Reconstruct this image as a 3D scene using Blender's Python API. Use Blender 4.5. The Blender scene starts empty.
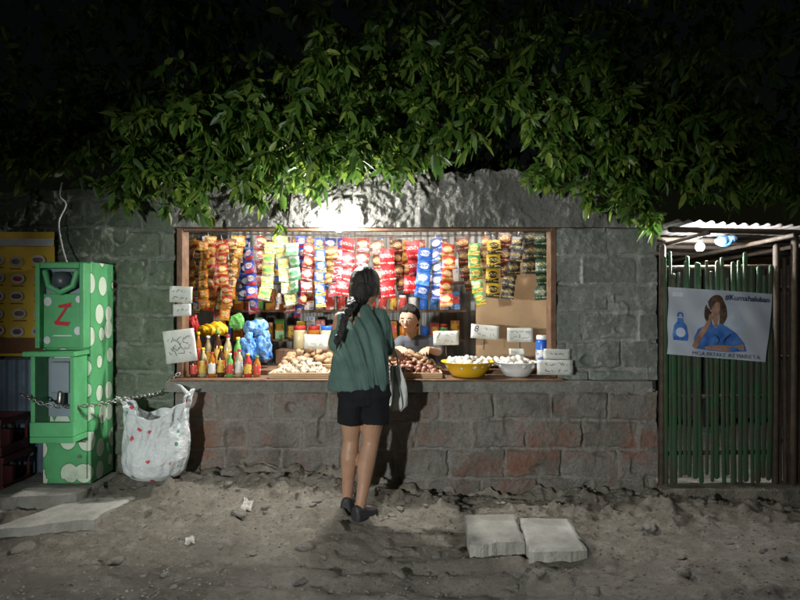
import bpy, math, random
import numpy as np
from mathutils import Vector, Matrix
random.seed(7); rng=np.random.default_rng(7)
SC=bpy.context.scene; COL=SC.collection
PI=math.pi
CAMY=-4.42; CAMZ=1.32; F=620.0
def P(px,py,Y):
    d=Y-CAMY
    return Vector(((px-400)*d/F, Y, CAMZ+(300-py)*d/F))
ORD=['first','second','third','fourth','fifth','sixth','seventh','eighth','ninth','tenth','eleventh','twelfth','thirteenth','fourteenth','fifteenth','sixteenth','seventeenth','eighteenth','nineteenth','twentieth','twenty-first','twenty-second','twenty-third','twenty-fourth','twenty-fifth','twenty-sixth','twenty-seventh','twenty-eighth','twenty-ninth','thirtieth','thirty-first','thirty-second','thirty-third','thirty-fourth','thirty-fifth','thirty-sixth','thirty-seventh','thirty-eighth']
# ---------------------------------------------------------------- noise
def _h(ix,iy,s):
    v=np.sin(ix*127.1+iy*311.7+s*74.7)*43758.5453
    return v-np.floor(v)
def vn(x,y,s=0):
    x=np.asarray(x,float); y=np.asarray(y,float)
    ix=np.floor(x); iy=np.floor(y); fx=x-ix; fy=y-iy
    fx=fx*fx*(3-2*fx); fy=fy*fy*(3-2*fy)
    a=_h(ix,iy,s); b=_h(ix+1,iy,s); c=_h(ix,iy+1,s); d=_h(ix+1,iy+1,s)
    return (a*(1-fx)+b*fx)*(1-fy)+(c*(1-fx)+d*fx)*fy
def fbm(x,y,o=5,s=0):
    t=0; a=.5; f=1.0
    for i in range(o):
        t=t+a*(vn(np.asarray(x)*f,np.asarray(y)*f,s+i*3)-.5); a*=.5; f*=2.03
    return t
def sstep(a,b,x):
    t=np.clip((x-a)/(b-a),0,1); return t*t*(3-2*t)
def cr(p0,p1,p2,p3,t): return .5*((2*p1)+(p2-p0)*t+(2*p0-5*p1+4*p2-p3)*t*t+(3*p1-p0-3*p2+p3)*t**3)
# ---------------------------------------------------------------- materials
def newmat(name):
    m=bpy.data.materials.new(name); m.use_nodes=True
    nt=m.node_tree; b=nt.nodes['Principled BSDF']
    return m,nt,b
def rgba(c): return (c[0],c[1],c[2],1)
def mixc(nt,fac,a,b):
    n=nt.nodes.new('ShaderNodeMix'); n.data_type='RGBA'
    for sock,v in ((n.inputs[0],fac),(n.inputs[6],a),(n.inputs[7],b)):
        if isinstance(v,(tuple,list)): sock.default_value=rgba(v)
        elif isinstance(v,(int,float)): sock.default_value=v
        else: nt.links.new(v,sock)
    return n.outputs[2]
def mth(nt,op,a,b=0.0,c=0.0):
    n=nt.nodes.new('ShaderNodeMath'); n.operation=op
    for i,v in enumerate((a,b,c)):
        if isinstance(v,(int,float)): n.inputs[i].default_value=v
        else: nt.links.new(v,n.inputs[i])
    return n.outputs[0]
def noise(nt,vec,scale,detail=5,rough=.6):
    n=nt.nodes.new('ShaderNodeTexNoise'); n.inputs['Scale'].default_value=scale; n.inputs['Detail'].default_value=detail
    n.inputs['Roughness'].default_value=rough
    if vec is not None: nt.links.new(vec,n.inputs['Vector'])
    return n.outputs[0]
def ramp(nt,f,lo,hi):
    n=nt.nodes.new('ShaderNodeMapRange'); n.inputs[1].default_value=lo; n.inputs[2].default_value=hi
    nt.links.new(f,n.inputs[0]); return n.outputs[0]
def bump(nt,b,h,strength,dist=.02):
    n=nt.nodes.new('ShaderNodeBump'); n.inputs['Distance'].default_value=dist
    if isinstance(strength,(int,float)): n.inputs['Strength'].default_value=strength
    else: nt.links.new(strength,n.inputs['Strength'])
    nt.links.new(h,n.inputs['Height']); nt.links.new(n.outputs[0],b.inputs['Normal'])
def tc(nt,kind='Object'):
    n=nt.nodes.new('ShaderNodeTexCoord'); return n.outputs[kind]
def pm(name,c1,c2=None,scale=8,rough=.7,bmp=0,bscale=40,metal=0,spec=.4,trans=0,lo=.35,hi=.65,bdist=.01):
    m,nt,b=newmat(name); v=tc(nt)
    if c2 is None: c2=tuple(x*.72 for x in c1)
    nz=noise(nt,v,scale,4); col=mixc(nt,ramp(nt,nz,lo,hi),c1,c2)
    nt.links.new(col,b.inputs['Base Color'])
    rr=mth(nt,'MULTIPLY_ADD',ramp(nt,nz,.2,.8),.25,max(rough-.12,.03)); nt.links.new(rr,b.inputs['Roughness'])
    b.inputs['Metallic'].default_value=metal; b.inputs['Specular IOR Level'].default_value=spec
    if bmp: bump(nt,b,noise(nt,v,bscale,4),bmp,bdist)
    return m
def emat(name,c,s):
    m,nt,b=newmat(name)
    b.inputs['Emission Color'].default_value=rgba(c); b.inputs['Emission Strength'].default_value=s; b.inputs['Base Color'].default_value=(.8,.8,.8,1)
    return m
def wallmat(name,c1,c2,c3,mortar,stain):
    m,nt,b=newmat(name); v=tc(nt)
    def at(n):
        a=nt.nodes.new('ShaderNodeAttribute'); a.attribute_name=n; return a.outputs['Fac']
    tint=at('tint'); joint=at('joint')
    col=mixc(nt,tint,c1,c2)
    col=mixc(nt,ramp(nt,noise(nt,v,3.1,5,.65),.45,.62),col,c3)
    col=mixc(nt,mth(nt,'MULTIPLY',ramp(nt,noise(nt,v,1.9,7,.72),.50,.66),.85),col,stain)
    col=mixc(nt,mth(nt,'MULTIPLY',joint,.8),col,mortar)
    fine=noise(nt,v,60,4,.7)
    col=mixc(nt,mth(nt,'MULTIPLY',ramp(nt,fine,.40,.75),.55),col,tuple(x*.4 for x in c1))
    nt.links.new(col,b.inputs['Base Color']); b.inputs['Roughness'].default_value=.95; b.inputs['Specular IOR Level'].default_value=.08
    bump(nt,b,noise(nt,v,28,7,.78),1.0,.03)
    return m
def sachet_mat(name,A,B,C,tx):
    m,nt,b=newmat(name); g=tc(nt,'Generated')
    s=nt.nodes.new('ShaderNodeSeparateXYZ'); nt.links.new(g,s.inputs[0]); u=s.outputs[0]; w=s.outputs[2]
    wob=mth(nt,'MULTIPLY_ADD',mth(nt,'SINE',mth(nt,'MULTIPLY',u,5.0)),.07,w)
    col=mixc(nt,mth(nt,'LESS_THAN',wob,.3),A,B)
    du=mth(nt,'SUBTRACT',u,.5); dw=mth(nt,'MULTIPLY',mth(nt,'SUBTRACT',w,.6),1.5)
    d=mth(nt,'ADD',mth(nt,'MULTIPLY',du,du),mth(nt,'MULTIPLY',dw,dw))
    col=mixc(nt,mth(nt,'LESS_THAN',d,.13),col,C)
    cm=nt.nodes.new('ShaderNodeCombineXYZ'); nt.links.new(mth(nt,'MULTIPLY',u,9.0),cm.inputs[0]); nt.links.new(mth(nt,'MULTIPLY',w,5.0),cm.inputs[1])
    t=noise(nt,cm.outputs[0],1.6,2,.5)
    inb=mth(nt,'MULTIPLY',mth(nt,'GREATER_THAN',w,.5),mth(nt,'LESS_THAN',w,.7))
    inb2=mth(nt,'MULTIPLY',mth(nt,'GREATER_THAN',w,.14),mth(nt,'LESS_THAN',w,.22))
    col=mixc(nt,mth(nt,'MULTIPLY',mth(nt,'GREATER_THAN',t,.52),mth(nt,'ADD',inb,inb2)),col,tx)
    edge=mth(nt,'GREATER_THAN',mth(nt,'ABSOLUTE',mth(nt,'SUBTRACT',w,.5)),.44)
    col=mixc(nt,mth(nt,'MULTIPLY',edge,.6),col,tuple(x*.5 for x in A))
    nt.links.new(col,b.inputs['Base Color']); b.inputs['Roughness'].default_value=.3; b.inputs['Specular IOR Level'].default_value=.55
    bump(nt,b,noise(nt,tc(nt),45,3),.6,.012)
    return m
M={}
M['beam']=wallmat('rough_render',(.33,.32,.295),(.23,.225,.21),(.18,.175,.155),(.2,.2,.18),(.13,.125,.11))
M['left']=wallmat('mossy_block',(.28,.315,.245),(.19,.23,.17),(.155,.195,.14),(.36,.38,.33),(.105,.14,.083))
M['pillar']=wallmat('grey_block',(.40,.41,.375),(.30,.315,.285),(.22,.24,.21),(.46,.46,.42),(.18,.19,.165))
M['low']=wallmat('worn_block',(.30,.275,.245),(.33,.305,.275),(.20,.18,.155),(.38,.355,.315),(.34,.15,.095))
M['ledge']=wallmat('ledge_concrete',(.38,.37,.33),(.32,.31,.28),(.25,.24,.21),(.2,.2,.2),(.2,.19,.17))
M['conc']=pm('concrete_slab',(.36,.345,.315),(.22,.21,.185),5,.9,.8,60,spec=.2)
M['foot']=pm('dirty_footing',(.30,.27,.225),(.16,.14,.11),7,.95,1.0,45,spec=.1,bdist=.02)
M['stone']=pm('stone',(.30,.28,.245),(.16,.145,.12),9,.9,.8,60,spec=.2)
M['grav']=pm('dark_gravel',(.22,.20,.17),(.10,.09,.07),30,.95,.0,60,spec=.1)
M['wood']=pm('brown_wood',(.16,.085,.045),(.09,.045,.025),12,.65,.4,50)
M['ply']=pm('plywood',(.5,.33,.19),(.42,.27,.15),3,.65,.2,60)
M['sheet']=pm('zinc_sheet',(.40,.40,.38),(.28,.27,.25),4,.5,.15,30,metal=.2)
M['bluesheet']=pm('blue_zinc_sheet',(.19,.27,.36),(.13,.18,.24),5,.5,.2,30,metal=.2)
M['rust']=pm('rusty_zinc',(.22,.21,.205),(.12,.085,.06),5,.7,.5,26,metal=.2)
M['dark']=pm('dark_board',(.05,.045,.04),None,6,.9)
M['green']=pm('green_paint',(.11,.43,.175),(.08,.33,.13),6,.4,.1,60)
M['slat']=pm('green_bamboo',(.022,.085,.034),(.055,.058,.034),7,.7,.6,50,lo=.38,hi=.62)
M['bamboo']=pm('brown_bamboo',(.08,.055,.034),(.045,.032,.022),12,.7,.4,50)
M['grey']=pm('grey_panel',(.26,.32,.36),(.2,.25,.29),6,.4)
M['unit']=pm('dark_unit',(.07,.085,.095),(.05,.06,.07),6,.35)
M['black']=pm('black_plastic',(.018,.018,.02),(.03,.03,.032),30,.55,.3,60)
M['white']=pm('white_plastic',(.75,.75,.73),(.66,.66,.64),6,.45)
M['card']=pm('white_card',(.60,.60,.56),(.47,.47,.43),9,.8)
M['paper']=pm('muddy_paper',(.42,.41,.37),(.22,.2,.17),14,.9)
M['ink']=pm('marker_ink',(.03,.03,.05),None,5,.7)
M['redink']=pm('red_ink',(.5,.02,.03),None,5,.5)
M['steel']=pm('dull_steel',(.42,.42,.42),(.25,.22,.2),30,.35,metal=.9)
M['skin']=pm('skin_tan',(.38,.215,.14),(.33,.18,.112),10,.5,.15,180)
M['skinb']=pm('skin_brown',(.45,.275,.185),(.42,.25,.165),10,.6,.05,180,spec=.25)
M['hair']=pm('black_hair',(.012,.010,.010),(.025,.02,.018),60,.42,.6,120,spec=.3)
M['hairb']=pm('dark_short_hair',(.010,.008,.007),(.018,.014,.012),60,.75,.8,120,spec=.12)
M['shirt']=pm('green_cotton',(.095,.155,.135),(.07,.118,.102),7,.9,.35,200,spec=.1)
M['shorts']=pm('black_cotton',(.013,.013,.015),None,9,.85,.3,150,spec=.15)
M['shirtb']=pm('grey_cotton',(.10,.105,.12),(.07,.078,.09),7,.9,.3,200,spec=.1)
M['maroon']=pm('maroon_plastic',(.12,.025,.03),(.07,.018,.02),8,.45)
M['yel']=pm('yellow_plastic',(.80,.47,.02),(.72,.41,.02),4,.35)
M['egg']=pm('white_egg',(.68,.66,.60),(.60,.57,.51),20,.5)
M['garlic']=pm('garlic_skin',(.50,.41,.30),(.36,.27,.18),25,.6,.3,60)
M['onion']=pm('shallot_skin',(.18,.065,.05),(.24,.12,.07),30,.4,.2,60)
M['potato']=pm('potato_skin',(.32,.2,.11),(.23,.14,.075),25,.8,.3,60)
M['wire']=pm('black_wire',(.02,.02,.02),None,5,.5)
M['whitewire']=pm('white_cable',(.7,.7,.68),None,5,.5)
M['bluep']=pm('blue_wrapper',(.03,.13,.40),(.18,.34,.55),22,.2,.8,30,lo=.42,hi=.62,bdist=.02)
M['blue']=pm('blue_plastic',(.02,.09,.4),(.03,.14,.5),6,.3)
M['red']=pm('red_plastic',(.42,.03,.03),(.34,.02,.02),6,.35)
M['orange']=pm('orange_liquid',(.40,.14,.02),(.28,.08,.01),4,.15)
M['soy']=pm('dark_sauce',(.05,.018,.01),(.08,.03,.015),4,.12)
M['vin']=pm('pale_liquid',(.40,.33,.19),(.32,.26,.14),4,.12)
M['greenp']=pm('lime_plastic',(.11,.32,.07),(.09,.26,.06),6,.35)
M['ylabel']=pm('yellow_label',(.6,.4,.06),(.42,.08,.04),22,.45,lo=.5,hi=.54)
M['rlabel']=pm('red_label',(.48,.05,.04),(.6,.55,.48),22,.45,lo=.55,hi=.58)
M['wlabel']=pm('white_label',(.6,.58,.54),(.1,.18,.42),26,.45,lo=.55,hi=.58)
M['bulb']=emat('lit_bulb',(1,.99,.95),1500)
M['flood']=emat('added_flood_panel',(1,.99,.94),2900)
M['bulb2']=emat('lit_small_bulb',(.88,.94,1),2600)
M['tube']=emat('lit_tube',(1,.955,.87),50)
M['fill_tube']=emat('added_rear_tube',(1,.94,.84),70)
# ---------------------------------------------------------------- mesh builder
W={}
class MB:
    def __init__(s): s.v=[]; s.f=[]
    def add(s,vs,fs):
        o=len(s.v); s.v+= [tuple(p) for p in vs]; s.f+=[tuple(i+o for i in f) for f in fs]; return s
    def box(s,c,d,M=None):
        hx,hy,hz=d[0]/2,d[1]/2,d[2]/2; c=Vector(c)
        vs=[Vector((x,y,z)) for x in(-hx,hx) for y in(-hy,hy) for z in(-hz,hz)]
        vs=[(M@p if M else p)+c for p in vs]
        return s.add(vs,[(0,1,3,2),(4,6,7,5),(0,4,5,1),(2,3,7,6),(0,2,6,4),(1,5,7,3)])
    def bx(s,x0,x1,y0,y1,z0,z1): return s.box(((x0+x1)/2,(y0+y1)/2,(z0+z1)/2),(x1-x0,y1-y0,z1-z0))
    def tube(s,pts,rad,seg=10,round_=True,flat=1.0,ref=None):
        pts=[Vector(p) for p in pts]
        if not isinstance(rad,(list,tuple)): rad=[rad]*len(pts)
        n=len(pts); T=[]
        for i in range(n):
            t=(pts[min(i+1,n-1)]-pts[max(i-1,0)]); T.append(t.normalized() if t.length>1e-9 else Vector((0,0,1)))
        u=Vector(ref) if ref else (Vector((0,0,1)) if abs(T[0].z)<.9 else Vector((1,0,0)))
        rings=[]
        def fr(t,u):
            u=(u-t*u.dot(t)); u=u.normalized() if u.length>1e-6 else t.orthogonal().normalized()
            return u,t.cross(u)
        def ring(c,t,u,r):
            a,b=fr(t,u); return [c+a*math.cos(2*PI*k/seg)*r*flat+b*math.sin(2*PI*k/seg)*r for k in range(seg)],a
        if round_:
            for q in (80,50,25):
                q=math.radians(q); R,_=ring(pts[0]-T[0]*rad[0]*math.sin(q),T[0],u,rad[0]*math.cos(q)); rings.append(R)
        for i in range(n):
            R,u=ring(pts[i],T[i],u,rad[i]); rings.append(R)
        if round_:
            for q in (25,50,80):
                q=math.radians(q); R,_=ring(pts[-1]+T[-1]*rad[-1]*math.sin(q),T[-1],u,rad[-1]*math.cos(q)); rings.append(R)
        return s.rings(rings,True)
    def rings(s,rings,caps=True):
        seg=len(rings[0]); vs=[p for R in rings for p in R]; fs=[]
        for i in range(len(rings)-1):
            for k in range(seg):
                a=i*seg+k; b=i*seg+(k+1)%seg; fs.append((a,b,b+seg,a+seg))
        if caps:
            fs.append(tuple(reversed(range(seg)))); fs.append(tuple((len(rings)-1)*seg+k for k in range(seg)))
        return s.add(vs,fs)
    def loft(s,rs,seg=28,p=2.0):
        R=[]
        for cx,cy,z,rx,ry in rs:
            r=[]
            for k in range(seg):
                a=2*PI*k/seg; c,si=math.cos(a),math.sin(a)
                r.append(Vector((cx+rx*math.copysign(abs(c)**(2/p),c),cy+ry*math.copysign(abs(si)**(2/p),si),z)))
            R.append(r)
        return s.rings(R)
    def ell(s,c,r,M=None,seg=16,n=10):
        R=[]; c=Vector(c)
        for i in range(1,n):
            th=PI*i/n; ring=[]
            for k in range(seg):
                a=2*PI*k/seg; p=Vector((r[0]*math.sin(th)*math.cos(a),r[1]*math.sin(th)*math.sin(a),-r[2]*math.cos(th)))
                ring.append((M@p if M else p)+c)
            R.append(ring)
        return s.rings(R)
    def lathe(s,prof,c=(0,0,0),seg=20,caps=True):
        c=Vector(c); return s.rings([[c+Vector((r*math.cos(2*PI*k/seg),r*math.sin(2*PI*k/seg),z)) for k in range(seg)] for r,z in prof],caps)
    def grid(s,fn,nu,nv):
        vs=[fn(i/nu,j/nv) for j in range(nv+1) for i in range(nu+1)]
        return s.add(vs,[(j*(nu+1)+i,j*(nu+1)+i+1,(j+1)*(nu+1)+i+1,(j+1)*(nu+1)+i) for j in range(nv) for i in range(nu)])
    def build(s,name,mat,parent=None,smooth=False,bevel=0,origin=None):
        A=np.array(s.v,float)
        if parent is not None: off=W[parent.name]
        elif origin is not None: off=Vector(origin)
        else:
            lo=A.min(0); hi=A.max(0); off=Vector(((lo[0]+hi[0])/2,(lo[1]+hi[1])/2,lo[2]))
        A=A-np.array(off)
        me=bpy.data.meshes.new(name); me.from_pydata(A.tolist(),[],s.f); me.update()
        return link(name,me,mat,parent,off,smooth,bevel)
def link(name,me,mat,parent,off,smooth=False,bevel=0):
    me.materials.clear(); me.materials.append(mat)
    if smooth: me.polygons.foreach_set('use_smooth',[True]*len(me.polygons))
    o=bpy.data.objects.new(name,me); COL.objects.link(o)
    if parent is not None: o.parent=parent
    else: o.location=off
    W[o.name]=Vector(off)
    if bevel:
        b=o.modifiers.new('bevel','BEVEL'); b.width=bevel; b.segments=2; b.limit_method='ANGLE'
    return o
def T(o,label,cat,group=None,kind=None):
    o['label']=label; o['category']=cat
    if group: o['group']=group
    if kind: o['kind']=kind
    return o
def thing(name,label,cat,loc=(0,0,0),group=None):
    o=bpy.data.objects.new(name,None); COL.objects.link(o); o.location=loc; o.empty_display_size=.05
    W[o.name]=Vector(loc); return T(o,label,cat,group)
def dup(o,loc,rot=None,label=None,scale=None):
    c=o.copy(); COL.objects.link(c); c.location=loc
    if rot is not None: c.rotation_euler=rot
    if scale is not None: c.scale=scale
    if label: c['label']=label
    for ch in list(o.children):
        d=ch.copy(); COL.objects.link(d); d.parent=c
        for g in ch.children:
            e=g.copy(); COL.objects.link(e); e.parent=d
    return c
def vox(mb,name,mat,parent,vs=.006,it=6,amp=0,fr=12,seed=0,off=None,fz=None):
    me=bpy.data.meshes.new('tmp'); me.from_pydata([tuple(p) for p in mb.v],[],mb.f); me.update()
    o=bpy.data.objects.new('tmp',me); COL.objects.link(o)
    r=o.modifiers.new('r','REMESH'); r.mode='VOXEL'; r.voxel_size=vs
    s=o.modifiers.new('s','SMOOTH'); s.iterations=it; s.factor=.5
    dg=bpy.context.evaluated_depsgraph_get(); dg.update()
    m2=bpy.data.meshes.new_from_object(o.evaluated_get(dg))
    bpy.data.objects.remove(o); bpy.data.meshes.remove(me)
    off=W[parent.name] if parent is not None else off
    n=len(m2.vertices); A=np.empty(n*3); m2.vertices.foreach_get('co',A); A=A.reshape(-1,3)
    if amp:
        N=np.empty(n*3); m2.vertices.foreach_get('normal',N); N=N.reshape(-1,3)
        d=fbm(A[:,0]*fr+A[:,1]*fr*.8,A[:,2]*(fz or fr*.5)+A[:,0]*3,4,seed)*2*amp
        A=A+N*d[:,None]
    A=A-np.array(off); m2.vertices.foreach_set('co',A.ravel()); m2.update()
    m2.name=name
    return link(name,m2,mat,parent,off,True)
def text(s,size,mat,parent,org,xa,ua,name='lettering',shear=0,fn=None,align='LEFT',bold=0):
    c=bpy.data.curves.new('t','FONT'); c.body=s; c.size=size; c.shear=shear; c.align_x=align; c.offset=bold
    o=bpy.data.objects.new('t',c); COL.objects.link(o)
    dg=bpy.context.evaluated_depsgraph_get(); dg.update()
    me=bpy.data.meshes.new_from_object(o.evaluated_get(dg)); bpy.data.objects.remove(o)
    n=len(me.vertices); A=np.empty(n*3); me.vertices.foreach_get('co',A); A=A.reshape(-1,3)
    B=np.array(org)[None]+A[:,:1]*np.array(xa)[None]+A[:,1:2]*np.array(ua)[None]
    if fn: B=np.array([fn(p) for p in B])
    B=B-np.array(W[parent.name]); me.vertices.foreach_set('co',B.ravel()); me.update(); me.name=name
    return link(name,me,mat,parent,W[parent.name])
# ---------------------------------------------------------------- world, camera, light
w=bpy.data.worlds.new('World'); SC.world=w; w.use_nodes=True
nt=w.node_tree; sky=nt.nodes.new('ShaderNodeTexSky'); sky.sky_type='NISHITA'; sky.sun_disc=False
sky.sun_elevation=math.radians(2); sky.sun_rotation=math.radians(203)
nt.links.new(sky.outputs[0],nt.nodes['Background'].inputs[0]); nt.nodes['Background'].inputs[1].default_value=.0017
sl=bpy.data.lights.new('night_glow','SUN'); sl.energy=.08; sl.angle=math.radians(4); sl.color=(.93,.97,1)
so=bpy.data.objects.new('night_glow',sl); COL.objects.link(so); so.location=(-3,-6,6)
so.rotation_euler=Vector((.42,1.0,-.30)).normalized().to_track_quat('-Z','Y').to_euler()
sp=bpy.data.lights.new('street_light','SPOT'); sp.energy=900; sp.spot_size=math.radians(56); sp.spot_blend=.85; sp.shadow_soft_size=.08; sp.color=(.95,1,.97)
so=bpy.data.objects.new('street_light',sp); COL.objects.link(so); so.location=(-2.1,-5.6,1.40)
so.rotation_euler=(Vector((-.1,0,.60))-so.location).to_track_quat('-Z','Y').to_euler()
cam=bpy.data.cameras.new('camera'); cam.sensor_width=36; cam.lens=36*F/800; cam.clip_end=500
co=bpy.data.objects.new('camera',cam); COL.objects.link(co); co.location=(0,CAMY,CAMZ); co.rotation_euler=(PI/2,0,0); SC.camera=co
SC.view_settings.view_transform='Standard'
# ---------------------------------------------------------------- ground
def gh(x,y):
    near=sstep(-1.3,-.02,y)
    base=-.034+near*(.125*(1-sstep(-.9,.25,x)))
    b=fbm(x*1.3,y*1.6,6,2)*.15+np.abs(fbm(x*4,y*5,5,9))*.13+np.maximum(0,fbm(x*11,y*12,3,19)-.06)*.20
    amp=.40+.60*sstep(-1.35,-.35,y)
    far=np.exp(-((np.maximum(np.abs(x)-5,0))**2+(np.maximum(np.abs(y)-3,0))**2)*.2)
    tread=.012*np.sin(y*26+np.sin(x*1.1)*1.5+fbm(x*2,y*2,3,71)*6)*sstep(-.75,-1.2,y)*sstep(.35,.6,vn(x*1.3,y*2,77)+.15)
    return base+(b*amp+tread)*far-.022
xs=np.concatenate([[-200,-80,-40,-20,-12,-8,-6,-5,-4.3],np.linspace(-3.7,3.7,500),[4.3,5,6,8,12,20,40,80,200]])
ys=np.concatenate([[-200,-80,-40,-20,-12,-8,-6,-5,-4,-3.4,-3],np.linspace(-2.6,-2.05,20),np.linspace(-2.0,.12,200),[.3,.6,1,1.6,2.4,4,8,16,40,90,250]])
X,Y=np.meshgrid(xs,ys); Z=gh(X,Y)
me=bpy.data.meshes.new('ground'); nx,ny=len(xs),len(ys)
idx=np.arange(nx*ny).reshape(ny,nx)
fc=np.stack([idx[:-1,:-1],idx[:-1,1:],idx[1:,1:],idx[1:,:-1]],-1).reshape(-1,4)
me.from_pydata(np.stack([X,Y,Z],-1).reshape(-1,3).tolist(),[],fc.tolist()); me.update()
wet=me.attributes.new('wet','FLOAT','POINT')
wv=sstep(-.90,-1.6,Y+fbm(X*2,Y*3,4,5)*.9)*(.30+.70*sstep(.3,-.9,X+fbm(X,Y,3,8)))
wv=np.maximum(wv,sstep(-1.8,-2.3,X)*sstep(-.45,-.95,Y))
wet.data.foreach_set('value',wv.ravel())
m,nt,b=newmat('dirt'); v=tc(nt)
a=nt.nodes.new('ShaderNodeAttribute'); a.attribute_name='wet'; wetf=a.outputs['Fac']
col=mixc(nt,ramp(nt,noise(nt,v,2.2,6,.7),.35,.65),(.28,.245,.195),(.185,.158,.122))
col=mixc(nt,ramp(nt,noise(nt,v,14,5,.7),.5,.7),col,(.36,.33,.275))
col=mixc(nt,ramp(nt,noise(nt,v,45,4,.7),.55,.7),col,(.08,.066,.051))
wm=mth(nt,'MULTIPLY',wetf,ramp(nt,noise(nt,v,5,4,.6),.34,.52))
col=mixc(nt,mth(nt,'MULTIPLY',wetf,.70),col,(.045,.038,.031))
nt.links.new(col,b.inputs['Base Color'])
nt.links.new(mth(nt,'SUBTRACT',.95,mth(nt,'MULTIPLY',wm,.77)),b.inputs['Roughness']); b.inputs['Specular IOR Level'].default_value=.6
bump(nt,b,noise(nt,v,32,8,.8),1.0,.045)
g=link('ground',me,m,None,Vector((0,0,0)),True); g['kind']='structure'; g['label']='bare dirt ground with ruts and damp patches'; g['category']='ground'
def gz(x,y): return float(gh(np.array([x]),np.array([y]))[0])
# ---------------------------------------------------------------- walls
def blockfn(seed,jd=.012,amp=.014,bw=.4,bh=.205,zo=0):
    def f(x,z):
        zz=z-zo+fbm(x*2,z*2,3,seed+5)*.03; row=np.floor(zz/bh); xo=x+(np.mod(row,2))*bw/2+fbm(x*3,z*3,3,seed)*.05+_h(row,row*0,seed)*.12
        cx=np.floor(xo/bw); fx=xo-cx*bw; fz=zz-row*bh
        d=np.minimum(np.minimum(fx,bw-fx),np.minimum(fz,bh-fz))+fbm(x*18,z*18,3,seed)*.026
        j=1-sstep(.005,.024,d)
        msk=sstep(.15,.4,vn(x*4,z*4,seed+33)+.15)
        smear=vn(x*7,z*7,seed+51)
        r=_h(cx,row,seed)
        dis=-j*msk*jd*(1.6*sstep(.75,.3,smear)-.7*sstep(.55,.9,smear))+(r-.5)*.016+fbm(x*6,z*6,5,seed)*amp*2+fbm(x*30,z*30,3,seed+4)*amp*1.1
        pit=vn(x*9,z*9,seed+20); dis=dis-.028*sstep(.78,.95,pit)
        return dis,r,j*msk
    return f
def stucco(seed,amp=.035):
    def f(x,z):
        dis=fbm(x*5,z*5,6,seed)*amp*1.8+np.abs(fbm(x*14,z*14,4,seed+3))*amp*2.0
        return dis,np.clip(.5+fbm(x*4,z*4,4,seed+9)*2,0,1),x*0
    return f
def panel(name,x0,x1,z0,z1,y,th,step,fn,mat,parent,top=None):
    nx=int((x1-x0)/step)+1; nz=int((z1-z0)/step)+1
    xs=np.linspace(x0,x1,nx); zs=np.linspace(z0,z1,nz); X,Z=np.meshgrid(xs,zs)
    d,t,j=fn(X,Z); 
    if top: Z=Z+(Z-z0)/(z1-z0)*top(X)
    Y=y-d
    V=np.stack([X,Y,Z],-1).reshape(-1,3); idx=np.arange(nx*nz).reshape(nz,nx)
    F_=np.stack([idx[:-1,:-1],idx[:-1,1:],idx[1:,1:],idx[1:,:-1]],-1).reshape(-1,4).tolist()
    loop=list(idx[0,:])+list(idx[1:,-1])+list(idx[-1,:-1][::-1])+list(idx[1:-1,0][::-1])
    B=V[loop].copy(); B[:,1]=y+th; o=len(V); L=len(loop)
    V=np.concatenate([V,B])
    for k in range(L):
        k2=(k+1)%L; F_.append((int(loop[k]),o+k,o+k2,int(loop[k2])))
    F_.append(tuple(o+k for k in range(L))[::-1])
    off=np.array(W[parent.name]) if parent is not None else np.array([(x0+x1)/2,y,z0])
    me=bpy.data.meshes.new(name); me.from_pydata((V-off).tolist(),[],[tuple(int(q) for q in f) for f in F_]); me.update()
    for nm,arr in (('tint',t),('joint',j)):
        a=me.attributes.new(nm,'FLOAT','POINT'); full=np.concatenate([arr.ravel(),arr.ravel()[loop]]); a.data.foreach_set('value',full)
    return link(name,me,mat,parent,Vector(off),False)
SH=thing('store_building','small concrete block shop with a wide lit serving window under the trees','shop',(0,0,0))
panel('lintel_beam',-1.62,1.83,1.836,2.17,-.03,.18,.008,stucco(3,.028),M['beam'],SH,top=lambda x: .06*np.exp(-((x-.4)/.8)**2)+fbm(x*5,x*0+2,6,4)*.14)
panel('pillar',1.115,1.83,.752,1.833,0,.15,.008,blockfn(11,.018,.016),M['pillar'],SH)
panel('lower_wall',-1.60,1.83,-.12,.675,0,.15,.008,blockfn(21,.018,.016,zo=.05),M['low'],SH)
panel('ledge',-1.64,1.76,.677,.749,-.085,.24,.009,stucco(8,.018),M['ledge'],SH)
LW=panel('boundary_wall',-3.9,-1.61,-.05,2.12,.0,.16,.01,blockfn(31,.016,.020),M['left'],None,top=lambda x: fbm(x*3,x*0+7,4,14)*.13)
T(LW,'mossy grey block wall to the left of the shop window','wall')
mb=MB(); NX,NV=360,16
def foot(u,v):
    x=-1.75+3.58*u; wd=.085+.12*float(fbm(x*2.3,1.0,5,41))*2; wd=max(.03,wd); y=-wd*(1-v)+.02*v
    h=float(gz(x,y)); top=max(h-.012, gz(x,-.02)+.018+.04*float(fbm(x*5,v*3,4,43))*2); e=min(1,v*2.2)
    return Vector((x,y+.02*float(fbm(x*15,v*6,3,44)),(h-.03)*(1-e)+top*e))
mb.grid(foot,NX,NV); mb.build('footing',M['foot'],SH,True)
mb=MB(); mb.bx(-1.585,-1.545,-.02,.12,.768,1.832); mb.build('window_jamb',M['wood'],SH,bevel=.003)
mb=MB(); mb.bx(1.072,1.112,-.01,.12,.768,1.832); mb.build('window_jamb',M['wood'],SH,bevel=.003)
mb=MB(); mb.bx(-1.542,1.069,-.005,.06,1.812,1.830); mb.build('window_head',M['wood'],SH,bevel=.003)
mb=MB(); mb.bx(-1.60,1.14,-.11,.16,.752,.766); mb.build('counter_board',M['wood'],SH,bevel=.003)
mb=MB(); mb.bx(-1.53,1.06,.165,.49,.77,.80); mb.build('display_shelf',M['wood'],SH)
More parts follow.
